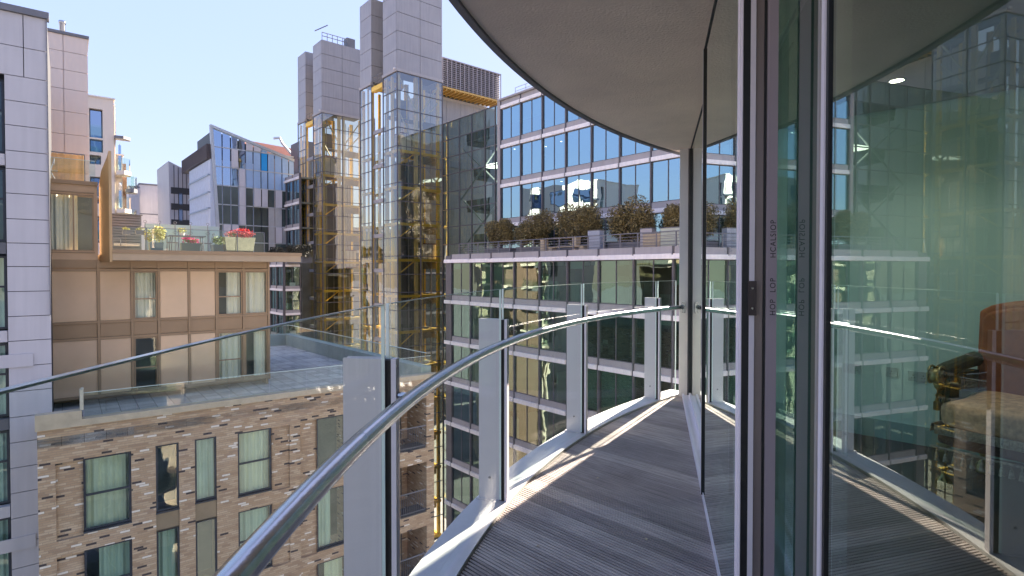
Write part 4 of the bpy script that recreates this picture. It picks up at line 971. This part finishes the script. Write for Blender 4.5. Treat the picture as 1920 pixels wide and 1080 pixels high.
# ================================================================ glass offices
def office(root, x0, bay, nb, ztop, storeys, pitch, gm, depth=7, wcount=None, cols_on=True, gh=.46, wh=.32, low=False, seed=1):
    """ztop = underside of the top white band; storeys downwards"""
    rd = random.Random(seed); x1 = x0+bay*nb
    g = MB()
    for i in range(nb+1): g.box(x0+bay*i-.075, x0+bay*i+.075, -.14, .12, ztop-pitch*storeys, ztop+wh+gh)
    for i in range(nb): pass
    mu = []
    for i in range(nb+1):
        m_ = MB(); m_.box(x0+bay*i-.055, x0+bay*i+.055, -.16, .12, ztop-pitch*storeys, ztop+wh+gh+.02); m_.build('mullion', MULL, root)
    for k in range(storeys+1):
        z = ztop-pitch*k
        b = MB()
        for i in range(nb):
            a = x0+bay*i
            for h in (0, 1): b.box(a+.085+h*(bay/2-.07), a+bay/2-.012+h*(bay/2-.07), -.24, .1, z, z+wh)
            b.k = 1; b.box(a+.08, a+bay-.08, -.10, .1, z+wh+.012, z+wh+gh); b.k = 0
        b.build('floor_band', [BAND_W, BAND_G], root)
        if k < storeys:
            f = MB(); f.box(x0, x1, .14, depth, z+.05, z+.28); f.build('floor_slab', CEIL, root)
    for k in range(storeys):
        zt_ = ztop-pitch*k; zb_ = ztop-pitch*(k+1)+wh+gh
        for i in range(nb):
            a = x0+bay*i
            f = MB(); f.box(a+.075, a+bay-.075, -.03, .03, zb_, zb_+.06).box(a+.075, a+bay-.075, -.03, .03, zt_-.06, zt_).box(a+bay/2-.03, a+bay/2+.03, -.05, .03, zb_+.06, zt_-.06)
            w_ = f.build('window', MULL, root)
            p = MB(); t = rd.uniform(-.006, .006)
            p.quad((a+.075,-.01+t,zb_+.06),(a+bay/2-.03,-.01-t,zb_+.06),(a+bay/2-.03,-.01-t*.5,zt_-.06),(a+.075,-.01+t*.4,zt_-.06))
            p.quad((a+bay/2+.03,-.01-t,zb_+.06),(a+bay-.075,-.01+t,zb_+.06),(a+bay-.075,-.01+t,zt_-.06),(a+bay/2+.03,-.01,zt_-.06))
            p.build('pane', gm, root, parent=w_)
            if rd.random() < (.45 if low else .15):
                hh = rd.choice((.35, .6, .9, 1.6, 2.9)); s_ = rd.choice((0, 1, 2)); xa_ = a+.12 if s_ != 1 else a+bay/2; xb_ = a+bay-.12 if s_ != 0 else a+bay/2
                q_ = MB(); q_.box(xa_, xb_, .10, .12, max(zb_, zt_-hh), zt_-.02); q_.build('blind', BLIND, root, parent=w_)
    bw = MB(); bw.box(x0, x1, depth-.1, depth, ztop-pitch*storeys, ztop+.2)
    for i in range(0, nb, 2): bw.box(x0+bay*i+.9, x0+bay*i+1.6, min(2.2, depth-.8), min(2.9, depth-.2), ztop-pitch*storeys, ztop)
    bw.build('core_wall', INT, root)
    if low:     # desks, shelves and partitions behind the glass, floor by floor
        for k in range(storeys):
            zb_ = ztop-pitch*(k+1)+.28; fm = MB()
            for i in range(nb*2):
                x = x0+bay*.5*i+rd.uniform(0, .5); y = rd.uniform(.8, min(4.5, depth-1.2)) if depth > 2.5 else .6; kd = rd.random(); fm.k = rd.choice((0, 0, 1, 2))
                if kd < .4: fm.box(x, x+1.3, y, y+.7, zb_+.70, zb_+.74); fm.box(x+.03, x+.06, y, y+.7, zb_, zb_+.7); fm.box(x+1.24, x+1.27, y, y+.7, zb_, zb_+.7); fm.box(x+.4, x+.9, y+.3, y+.33, zb_+.78, zb_+1.1)
                elif kd < .6: fm.box(x, x+.8, y, y+.35, zb_, zb_+rd.choice((1.1, 1.9)))
                elif kd < .8: fm.box(x, x+.04, y, y+2.5, zb_, zb_+2.4)
                else: fm.box(x, x+1.0, .5, .54, zb_+.1, zb_+2.0)
            fm.build('office_furniture', [GREYM, mat('cupboard_white', (.45,.50,.47), .6) if 'cupboard_white' not in MT else MT['cupboard_white'], BLIND], root)
    lt = MB()
    for k in range(storeys):
        for i in range(nb):
            if rd.random() < .45:
                x = x0+bay*(i+rd.random()); y = rd.uniform(1, 3.5); z = ztop-pitch*k+.045-0.0
                lt.add([(x+.09*math.cos(q), y+.09*math.sin(q), z) for q in [j*math.pi/4 for j in range(8)]], [tuple(range(8))])
    lt.build('ceiling_light', GLOWW, root)
FO = Fr(940.5, 54.6, AU)
oa = FO.root('upper_office', 'set back upper office storeys of sky blue reflecting glass above the planted terrace', 'building', 10, 0)
office(oa, .0, 2.88, 9, 17.15, 4, 3.8, G_OFF, seed=4)
g = MB(); g.box(-.3, 26.3, -.3, .2, 17.95, 18.12); g.box(-.3,26.3,.2,12,17.7,17.9); g.build('roof_edge', BAND_G, oa)
g = MB(); g.box(-.42, -.02, -.2, .3, 1.5, 18.0); g.build('corner_column', BAND_G, oa)
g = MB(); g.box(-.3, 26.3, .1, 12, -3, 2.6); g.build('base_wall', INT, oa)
rf = FO.root('roof_railing', 'thin steel railing along the upper office roof edge', 'railing', 5, 1, 18.1)
g = MB()
for z in (18.5, 18.85, 19.2): g.tube([(1.0,.9,z),(25,.9,z)], .025, 5)
for i in range(17): g.tube([(1.0+1.5*i,.9,17.9),(1.0+1.5*i,.9,19.2)], .025, 5)
g.build('rail_frame', GREYM, rf)
FQ = Fr(843, 52.5, AU)
ol = FQ.root('lower_office', 'lower office storeys of green tinted glass with pale floor bands below the planted terrace', 'building', 10, 0)
office(ol, .41, 2.955, 12, 2.25, 7, 3.8, G_LOW, low=True, seed=9)
g = MB(); g.box(-.6, 36, -.26, .1, 2.25, 2.5); g.k = 1; g.box(-.5, .40, -.1, .1, -25, 2.9)
for k in range(8): g.k = 0; g.box(-.6, .33, -.24, .1, 2.245-3.8*k, 2.57-3.8*k)
g.build('end_return', [BAND_W, MULL], ol)
g = MB(); g.box(-.5, .30, .05, 8, GZ, 2.6); g.box(-.5, 36, -.1, 8, GZ, 2.25-26.7); g.build('end_wall', INT, ol)
g = MB(); g.box(-.5, 36, .1, 5.6, 2.62, 2.86); g.build('terrace_floor', mat('terrace_red', (.14,.07,.07), .7), ol)
# terrace railing
rl_ = FQ.root('terrace_railing', 'five bar steel railing along the planted office terrace', 'railing', 10, .1, 2.9)
xr0 = FQ.S(861); g = MB()
for z in (3.12, 3.32, 3.52, 3.72): g.tube([(xr0,.0,z),(35.5,.0,z)], .018, 5)
g.tube([(xr0,.0,3.95),(35.5,.0,3.95)], .035, 6); g.build('rails', STEEL if False else GREYM, rl_)
n = 24
for i in range(n+1):
    x = xr0+(35.5-xr0)*i/n; p = MB(); p.box(x-.03, x+.03, -.04, .04, 2.88, 3.95); p.build('railing_post', GREYM, rl_)
# terrace bushes in dark troughs
bdat = [(911,969,412,'leftmost and smallest brown green bush on the office terrace beside the dark atrium'),(969,1040,394,'second bush from the left, tall and narrow, on the office terrace'),(1044,1136,385,'wide dome shaped middle bush above the bench on the office terrace'),(1139,1228,376,'tall broad bush on the office terrace, right of the dome shaped one'),(1240,1300,385,'bush partly hidden by the white corner post on the office terrace'),(1320,1395,380,'bush hidden behind the sliding doors, seen only reflected in the door glass'),(1400,1480,380,'far right bush of the office terrace')]
yb = 1.7
for i, (pa, pb_, pt, lab) in enumerate(bdat):
    xa, xb = FQ.S(pa, yb), FQ.S(pb_, yb); xm_ = (xa+xb)/2; zt_ = FQ.Z((pa+pb_)/2, pt, yb)
    if i >= 5: zt_ = 6.0
    bu = FQ.root('terrace_bush', lab, 'bush', xm_, yb, 2.86, group='bushes along the office terrace'); hw = (xb-xa)/2
    g = MB(); g.box(xm_-hw*.8, xm_+hw*.8, yb-.5, yb+.5, 2.87, 3.5); g.build('trough', CLAD_D, bu)
    g = MB(); g.tube([(xm_,yb,3.4),(xm_+.05,yb,4.0),(xm_-.04,yb,4.6)], .09, 6, rs=[.1,.07,.04])
    for q in range(6): a = q*1.05; g.tube([(xm_,yb,3.6+.1*q),(xm_+hw*.6*math.cos(a),yb+.5*math.sin(a),4.2+.15*q)], .03, 5)
    g.build('stem', BARK, bu)
    zc_ = (3.45+zt_)/2; g = MB(); leaves(g, 10500, blob((xm_+random.uniform(-.1,.1), yb, zc_), (hw*.97, 1.15, (zt_-3.45)/2*1.3), 8+i, i+20), .088)
    g.build('foliage', LEAF, bu)
def bench(lab, pa, pb_, y, zt_, m, nm='bench'):
    xa, xb = FQ.S(pa, y), FQ.S(pb_, y); b_ = FQ.root(nm, lab, nm.replace('_', ' '), (xa+xb)/2, y, 2.86)
    g = MB(); g.box(xa, xb, y-.25, y+.3, zt_-.08, zt_); g.build('top', m, b_)
    for x in (xa+.05, xb-.45): g = MB(); g.box(x, x+.4, y-.22, y+.27, 2.87, zt_-.08); g.build('leg', m, b_)
bench('long cream wooden table below the dome shaped bush', 1016, 1085, 1.0, 4.05, WOOD, 'terrace_table')
bench('low cream wooden bench in front of the long table', 1031, 1098, .6, 3.35, WOOD, 'terrace_bench')
def crate(lab, pa, pb_, y, z0, z1, m, nm, cat):
    xa, xb = FQ.S(pa, y), FQ.S(pb_, y); b_ = FQ.root(nm, lab, cat, (xa+xb)/2, y, z0); g = MB(); n = 5
    for i in range(n): z = z0+(z1-z0)*i/n; g.box(xa, xb, y, y+.5, z+.01, z+(z1-z0)/n-.01)
    g.build('slats', m, b_); g = MB(); g.box(xa+.03, xb-.03, y+.03, y+.47, z0, z1-.02); g.box(xa-.02, xb+.02, y-.02, y+.52, z1, z1+.05); g.build('frame', GREYM, b_)
crate('grey metal cabinet standing at the terrace railing', 1102, 1124, .5, 2.87, 4.35, mat('cabinet_grey', (.34,.37,.44), .5), 'metal_cabinet', 'cabinet')
crate('wooden slatted planter box left of the pale cupboard', 1205, 1237, .5, 2.87, 3.9, WOOD, 'planter_box', 'planter')
crate('pale cupboard on the terrace beside the white corner post', 1238, 1275, .5, 2.87, 4.2, mat('pale_cupboard', (.50,.52,.42), .5), 'terrace_cupboard', 'cupboard')
crate('tall pale box behind the slatted planter box', 1200, 1222, 1.1, 2.87, 4.3, mat('pale_box', (.45,.42,.42), .5), 'storage_box', 'box')

# ---- atrium between the office and the right lift tower
FA = Fr(831, 62.2, AU)
at_ = FA.root('glass_atrium', 'dark glass atrium with a fine mullion grid and steel braces between tower and offices', 'building', 5, 0)
xA = FA.S(938); g = MB(); vx = [FA.S(p) for p in (831, 840, 862, 885, 910, 929, 937)]
zs_ = [17.7-1.9*i for i in range(24)]
for i, (a, b) in enumerate(zip(zs_, zs_[1:])):
    p = MB()
    for x, y in zip(vx, vx[1:]): t = random.uniform(-.01, .01); p.quad((x+.03,t,b+.03),(y-.03,-t,b+.03),(y-.03,t,a-.03),(x+.03,-t,a-.03))
    p.build('glazing_row', G_ATR, at_)
for x in vx: g = MB(); g.box(x-.045, x+.045, -.07, .07, GZ, 17.75); g.build('mullion', MULL, at_)
for z in zs_: g = MB(); g.box(0, xA, -.05, .05, z-.04, z+.04); g.build('transom', MULL, at_)
g = MB(); g.box(0, xA, 7, 7.2, GZ, 17.5); g.box(xA-.1, xA, .3, 7, GZ, 17.5)
g.build('core_wall', mat('atrium_core', (.05,.055,.055), .8), at_)
for k in range(12):
    g = MB(); z = 15.8-3.8*k; g.box(.2, xA-.2, 3.2+(k % 2), 7, z, z+.35); g.box(.2, xA-.2, 3.1+(k % 2), 3.15+(k % 2), z+.35, z+1.3); g.build('gallery', INT, at_)
for k in range(7):
    z = 15-5.7*k
    for s_ in (0, 1):
        g = MB(); a = (1.2, 1.6+s_*.4, z) if s_ else (xA-1.2, 1.6+s_*.4, z); b = (xA-1.2, 1.6+s_*.4, z-5.6) if s_ else (1.2, 1.6+s_*.4, z-5.6); g.tube([a, b], .10, 8); g.build('brace', mat('pale_brace', (.40,.42,.42), .5) if 'pale_brace' not in MT else MT['pale_brace'], at_)
for k, z in enumerate((13.4, 12.5, 11.6)):
    g = MB(); g.add([(xA-5+5*.5*(1+math.cos(q))*.9, 2.5+1.4*math.sin(q), z-.9+.0*k) for q in [j*math.pi/8 for j in range(16)]], [tuple(range(16))])
    if k == 0: g.build('lit_ceiling_disc', emit('disc_glow', (1, .98, .82), 1.6), at_)
# grey wall and louvred plant box behind
FV = Fr(831, 64.3, AV)
pl = FV.root('rooftop_plant_box', 'louvred grey plant box with a yellow underside above a grey panelled wall', 'plant room', 5, 0)
xv = FV.S(939); z0, z1 = 22.5, 25.8
g = MB(); g.box(0, xv, .3, 6, z0+.1, z1); g.build('plant_body', CLAD_D, pl)
g = MB()
for i in range(13): z = z0+.25+(z1-z0-.3)*i/13; g.add([(0,.0,z),(xv,.0,z),(xv,.18,z+.13),(0,.18,z+.13),(0,.0,z+.03),(xv,.0,z+.03),(xv,.18,z+.16),(0,.18,z+.16)], [(0,1,2,3),(4,5,6,7),(0,1,5,4),(3,2,6,7)])
g.build('louvres', mat('louvre_grey', (.36,.33,.36), .5), pl)
g = MB()
for i in range(15): x = xv*i/14; g.box(x-.05, x+.05, -.03, .02, z0+.1, z1+.03)
g.box(-.05, xv+.05, -.04, .3, z1, z1+.12); g.build('louvre_posts', mat('louvre_post', (.27,.25,.28), .5), pl)
g = MB(); g.box(0, xv+.05, -.05, 2.2, z0-.05, z0+.12)
for i in range(15): x = xv*i/14; g.box(x-.05, x+.05, .1, 2.2, z0-.25, z0-.06)
g.build('yellow_underside', mat('ochre_steel', (.50,.32,.10), .5), pl)
g = MB()
xs = [-1, 0, 2.0, 4.0, 6.0, 7.7, xv+1]
for a, b in zip(xs, xs[1:]): g.box(a+.015, b-.015, 2.2, 2.4, 14, z0-.6)
g.build('grey_panels', CLAD_G, pl)
g = MB(); g.box(-1, xv+1, 2.15, 2.35, z0-.6, z0-.3); g.box(-1, xv+1, 2.42, 8, 2, z0-.3); g.build('pale_rail', BAND_G, pl)

# ---- the two lift towers
mat('tower_back', (.13,.115,.085), .7, var=.3)
def tower(px, D, name_lab, roof, ztop, zsm, pxr, pxsplit, pxl, pxg, pxs, seed, cabs, nlow=13):
    """px = near corner; main box, open link, small box behind it to the left"""
    rd = random.Random(seed); FR = Fr(px, D, AV); FL_ = Fr(px, D, AU)   # right face, left face (negative x goes away)
    rt = FR.root('lift_tower', name_lab, 'tower', 0, 0)
    wr = FR.S(pxr) if pxr else 5.9; sp = FR.S(pxsplit); w1 = -FL_.S(pxl); w2 = -FL_.S(pxg); w3 = -FL_.S(pxs)
    cosd, sind = FL_.d.dot(FR.d), FL_.d.dot(FR.n)    # about 0 and -1
    # in FR plane coordinates: right face runs along +x at y=0, left face runs along +y at x=0
    zb = 22.4; P2 = 1.93; st = 1.9
    def rowsq(z0, z1, h):
        n = max(1, round((z1-z0)/h)); return [z0+(z1-z0)*i/n for i in range(n+1)]
    g = MB()
    for z0, z1 in zip(rowsq(zb, ztop, P2), rowsq(zb, ztop, P2)[1:]):
        for a, b in ((0, sp), (sp, wr)): g.box(a+.02, b-.02, 0, .1, z0+.025, z1-.025)
        g.box(0, .1, .12, w1-.02, z0+.025, z1-.025); g.box(wr-.1, wr, .12, w1-.02, z0+.025, z1-.025)
    g.build('main_cladding', CLAD_G, rt)
    g = MB(); g.box(.05, wr-.05, .05, w1-.05, zb+.02, ztop-.05); g.build('cladding_core', JOINT, rt)
    g = MB()
    for z0, z1 in zip(rowsq(zb, zsm, P2), rowsq(zb, zsm, P2)[1:]):
        g.box(0, .1, w2+.02, w3-.02, z0+.025, z1-.025); g.box(.12, 4, w2, w2+.1, z0+.025, z1-.025)
    sc_ = g.build('small_cladding', CLAD_G, rt)
    g = MB(); g.box(.05, 4, w2+.05, w3-.05, zb+.02, zsm-.05); g.build('small_core', JOINT, rt)
    g = MB(); g.box(-.12, wr+.05, -.12, .12, zb-.32, zb-.02); g.box(-.12, .12, .12, w1, zb-.32, zb-.02); g.build('base_trim', BAND_G, rt); g = MB(); g.box(-.12, .12, w2, w3, zb-.32, zb-.02); g.build('annex_trim', BAND_G, rt)
    g = MB(); g.box(-.06, .5, w1+.1, w2-.1, zb-1.2, zb-.7).box(.2, 2.5, w1+.05, w1+.25, zb-.9, zb-.4).box(.2, 2.5, w2-.25, w2-.05, zb-.9, zb-.4); g.build('yellow_bridge', YEL, rt)
    g = MB()
    for z in (.3, .7, 1.1): g.tube([(.0,w1+.1,zb-.7+z),(.0,w2-.1,zb-.7+z)], .03, 5)
    for q in (.1, .5, .9): y = w1+.1+(w2-w1-.2)*q; g.tube([(.0,y,zb-.7),(.0,y,zb+.4)], .03, 5)
    g.build('bridge_rail', GREYM, rt)
    # glass skin, one mesh per row and face
    rows = [zb-.34-st*i for i in range(int((zb-.34-GZ)/st)+1)]
    for i, (a, b) in enumerate(zip(rows, rows[1:])):
        if i > 23: break
        p = MB(); ts = [rd.uniform(-.012, .012) for _ in range(8)]
        for k, (x, y) in enumerate(((0, sp), (sp, wr))): p.quad((x+.03,ts[k],b+.03),(y-.03,-ts[k],b+.03),(y-.03,ts[k],a-.03),(x+.03,-ts[k],a-.03))
        p.build('right_glazing', G_TOW, rt)
        p = MB(); ys = [(0, w1/2), (w1/2, w1), (w2, (w2+w3)/2), ((w2+w3)/2, w3)]
        for k, (x, y) in enumerate(((0, w1), (w2, w3))):
            t = ts[k+2]; p.quad((t,x+.03,b+.03),(-t,y-.03,b+.03),(t,y-.03,a-.03),(-t,x+.03,a-.03)); p.build(('left_glazing','annex_glazing')[k], G_TOW, rt); p = MB()
        if i > 2: t = ts[6]; p.quad((.35+t,w1+.1,b+.03),(.35-t,w2-.1,b+.03),(.35+t,w2-.1,a-.03),(.35-t,w1+.1,a-.03))
        if p.v: p.build('link_glazing', G_TOW, rt)
    zlo = GZ
    for x, y in ((0,0),(sp,0),(wr,0),(0,w1),(0,w2),(0,w3)):
        g = MB(); g.box(x-.05, x+.05, y-.05, y+.05, zlo, zb-.3); g.build('mullion', MULL, rt)
    for z in rows[:26]:
        g = MB(); g.box(-.05, wr, -.05, .04, z-.035, z+.035).box(-.05, .04, .04, w1, z-.035, z+.035); g.build('transom', MULL, rt); g = MB(); g.box(-.05, .04, w2, w3, z-.035, z+.035); g.build('annex_transom', MULL, rt)
    g = MB(); 
    for z in range(0, 12): zz_ = zb-5.6-3.8*z; g.box(.12, .36, w1+.02, w2-.02, zz_-.25, zz_+.15)
    g.box(.25, .36, w1, w1+.12, zlo, zb-4); g.box(.25, .36, w2-.12, w2, zlo, zb-4); g.build('link_frame', CLAD_G, rt)
    # yellow steel inside
    for (x, y, r, m) in ((.35,.35,.13,TAN),(sp-.30,.45,.17,TAN),(sp+.35,.45,.12,TAN),(wr-.35,.4,.15,YEL),(.35,w1*.55,.13,YEL),(.35,w1-.3,.12,TAN),(.3,w2+.3,.11,TAN),(.3,w3-.3,.12,YEL),(.3,(w2+w3)/2,.08,YEL),(wr-.35,w1+.3,.15,YEL),(sp,w1,.15,YEL),(wr*.25,w1+.3,.12,YEL),(2.2,w3-.4,.13,YEL)):
        g = MB(); g.box(x-r, x+r, y-r, y+r, zlo, zb-.4); g.build('steel_column', m, rt)
    for k in range(13):
        z = zb-4.6-3.8*k+.05
        if z < GZ: break
        if k == 0: continue
        g = MB(); m = YEL
        g.box(.1, wr-.1, .2, .5, z-.16, z+.12); g.box(.15, .45, .5, w1-.1, z-.16, z+.12); g.box(.15, .45, w2+.1, w3-.1, z-.16, z+.12); g.box(wr-.5, wr-.2, .5, w1, z-.16, z+.12)
        g.box(.1, wr-.1, w1, w1+.3, z-.16, z+.12); g.box(1.5, 1.75, w2, w3, z-.16, z+.12); g.build('ring_beam', m, rt)
        g = MB(); g.tube([(.4,.6,z-1.5),(sp-.3,.6,z)], .07, 5); g.build('knee_brace', YEL, rt)
    for a, b in (((.3,.35,zb-.5),(sp-.3,.35,zb-4)), ((sp+.3,.35,zb-4.2),(wr-.3,.35,zb-.6)), ((.3,.35,zb-4.2),(sp-.3,.35,zb-7.8)), ((sp+.3,.35,zb-5.2),(wr-.3,.35,zb-2.4))):
        g = MB(); g.tube([a, b], .08, 6); g.build('pale_brace', mat('cream_brace', (.55,.50,.36), .5) if 'cream_brace' not in MT else MT['cream_brace'], rt)
    for x, y in ((sp*.38,1.2),(sp*.72,1.2),(sp+.9,1.0),(sp+1.9,1.0),(sp*.5,2.6),(wr-1.1,2.4)):
        g = MB(); g.box(x-.04, x+.04, y-.04, y+.04, zlo, zb-1); g.build('guide_rail', CLAD_G, rt)
    for k in range(12):
        z = zb-4.6-3.8*k; q = MB(); q.box(sp*.1, wr-.2, w1-.9, w1-.2, z-.05, z+.2); q.box(sp+.3, wr-.3, .9, 1.0, z-.9, z-.1); q.k = 1; q.box(.9, sp-.4, 2.3, 2.35, z+.3, z+2.2); q.build('landing', [MT['tower_back'], CLAD_D] , rt)
    g = MB(); g.box(sp-.14, sp+.05, 1.2, w1-.2, zlo, zb-9); g.k = 1; g.box(.9, wr-.6, w1-.15, w1-.05, zlo, zb-9); g.build('shaft_partition', [CLAD_D, MT['tower_back']], rt)
    for (xa_, xb_, za_, zb2) in cabs:
        g = MB(); g.box(xa_, xb_, .75, 2.2, za_, zb2); cb = g.build('lift_cab', LIFT, rt)
        g = MB(); g.box(xa_-.04, xb_+.04, .7, 2.25, za_-.18, za_); g.box(xa_-.04, xb_+.04, .7, 2.25, zb2, zb2+.12); g.build('cab_frame', RED, rt, parent=cb)
        g = MB(); w_ = (xb_-xa_)/3
        for q in (1, 2): g.box(xa_+w_*q-.03, xa_+w_*q+.03, .73, .75, za_, zb2)
        g.build('cab_joint', MULL, rt, parent=cb)
    for x in (wr*.5,):
        g = MB(); g.tube([(-.3,-.1,zb-.1),(-.3,.15,zb-.1)], .10, 8); g.build('corner_lamp', WHITE, rt)
    if roof:
        g = MB(); g.tube([(.1,.1,ztop+.5),(wr*.6,.1,ztop+.5)], .05, 5); g.tube([(.1,.1,ztop+.95),(wr*.6,.1,ztop+.95)], .05, 5)
        for q in range(6): g.tube([(.1+wr*.12*q,.1,ztop),(.1+wr*.12*q,.1,ztop+.95)], .04, 5)
        g.tube([(-.8,.2,ztop+.9),(.9,.2,ztop+2.1)], .07, 5); g.box(wr*.62, wr*.82, .3, 1.3, ztop, ztop+1.3); g.build('roof_rail', GREYM, rt)
    return rt
F2 = Fr(745.8, 58, AV); F1 = Fr(605.5, 73, AV)
def cabz(F, pa, pb_, ya, yb, y=.75): return (F.S(pa, y), F.S(pb_, y), F.Z(pa, yb, y), F.Z(pa, ya, y))
tower(745.8, 58, 'nearer right lift tower with grey panelled top and yellow steel inside its glass', False, 37.8, 31.6, 830, 789, 719.5, 698, 676.5, 5, [cabz(F2,753,782,250,283), cabz(F2,794,818,458,486)])
tower(605.5, 73, 'farther left lift tower with a railed grey top and yellow steel inside its glass', True, 31.5, 31.6, 683, 643.5, 589, 575, 560.5, 8, [cabz(F1,612,638,293,327), cabz(F1,650,668,470,500)])

# ---- dark backing mass added behind the towers to cover sunlit parts beyond
FR_ = Fr(582, 92, AV)
ro = FR_.root('dark_backing_block', 'added dark backing block with floor bands, darkening the view through the two lift towers', 'building', 8, 0)
xr_ = FR_.S(838); ztr = FR_.Z(640, 425)
g = MB(); g.box(0, xr_, 0, 5, GZ, ztr); g.build('dark_wall', mat('rear_wall', (.045,.05,.05), .35, var=.4, scale=.5), ro)
for k in range(9):
    g = MB(); g.box(-.05, xr_+.05, -.25, -.005, ztr-.6-3.8*k, ztr-.15-3.8*k); g.build('floor_band', BAND_G, ro)
for k in range(int(xr_/2.9)+1):
    g = MB(); g.box(2.9*k, 2.9*k+.1, -.32, -.255, GZ, ztr); g.build('mullion', MULL, ro)

# ---- office wing beyond the towers, its terrace hedge
FH = Fr(533, 68, AU)
ow = FH.root('far_office_wing', 'far office wing with pale floor bands left of the lift towers, behind the paved terrace', 'building', 0, 0)
office(ow, -7.2, 2.4, 3, FH.Z(533, 500), 6, 2.96, G_LOW, gh=.34, wh=.26, depth=2.2, seed=12, low=True)
FHl = Fr(533, 68, AV)
g = MB(); 
ow2 = FHl.root('far_office_return', 'right hand face of the far office wing, between its corner and the left lift tower', 'building', 3, 0)
office(ow2, 0, 1.9, 1, FH.Z(533, 500), 6, 2.96, G_LOW, gh=.34, wh=.26, depth=3, seed=13)
FU = Fr(527, 82, AU)
ou = FU.root('far_upper_office', 'far upper office storeys with blue glass just left of the left lift tower', 'building', 3, 0)
office(ou, 0, 2.6, 3, FU.Z(530, 346), 3, 3.4, G_OFF, depth=2.4, seed=15)
g = MB(); g.box(-.3, 7.8, .1, 2.4, GZ, FU.Z(530, 470)); g.build('base_wall', INT, ou)
ls_ = FU.root('glazed_stair_bay', 'small glazed stair bay with pale diagonal steel on top of the far offices', 'stair tower', 1, -1)
z0, z1 = FU.Z(530,346), FU.Z(530,303)
g = MB(); g.quad((-.9,-1.5,z0),(2.0,-1.5,z0),(2.0,-1.5,z1),(-.9,-1.5,z1)); g.build('stair_glazing', G_TOW, ls_)
g = MB()
for x in (-.9, .1, 1.1, 2.0): g.box(x-.06, x+.06, -1.56, -1.44, z0-14, z1)
for q in range(12): z = z1-1.5*q; g.box(-.9, 2.0, -1.56, -1.44, z-.05, z+.05)
g.tube([(-.6,-.9,z0),(1.8,-.9,z1-.4)], .12, 6); g.tube([(1.8,-.9,z0-2),(-.6,-.9,z0+1)], .12, 6); g.build('stair_frame', BAND_G, ls_)
gb_ = Fr(549, 92, AU).root('grey_core_tower', 'slim dark grey panelled core behind the left lift tower', 'tower', 0, 0)
Fg = Fr(552, 92, AU)
g = MB(); zt_ = Fg.Z(555, 269)
for q in range(9): g.box(-.5, 4, 0, 3, zt_-2.4*(q+1)+.05, zt_-2.4*q)
o_ = g.build('panel_body', CLAD_D); o_.parent = gb_; o_.matrix_parent_inverse = Matrix.Identity(4)
Fb = Fr(549, 92, AU); o_.location = (0, 0, -Fb.base)
hd = FH.root('terrace_hedge', 'dark clipped hedge on the far office wing roof', 'hedge', -3, 2, FH.Z(533,488))
g = MB(); zt_ = FH.Z(530, 486)
for q in range(5): leaves(g, 1500, blob((-6.5+2.6*q, .9, zt_+.8), (1.6, .9, 1.1), 5, q+60), .13)
g.build('foliage', HEDGE, hd)
g = MB(); g.box(-7.8, 5.0, .3, 1.5, zt_-.5, zt_+.15); g.build('trough', CLAD_D, hd)
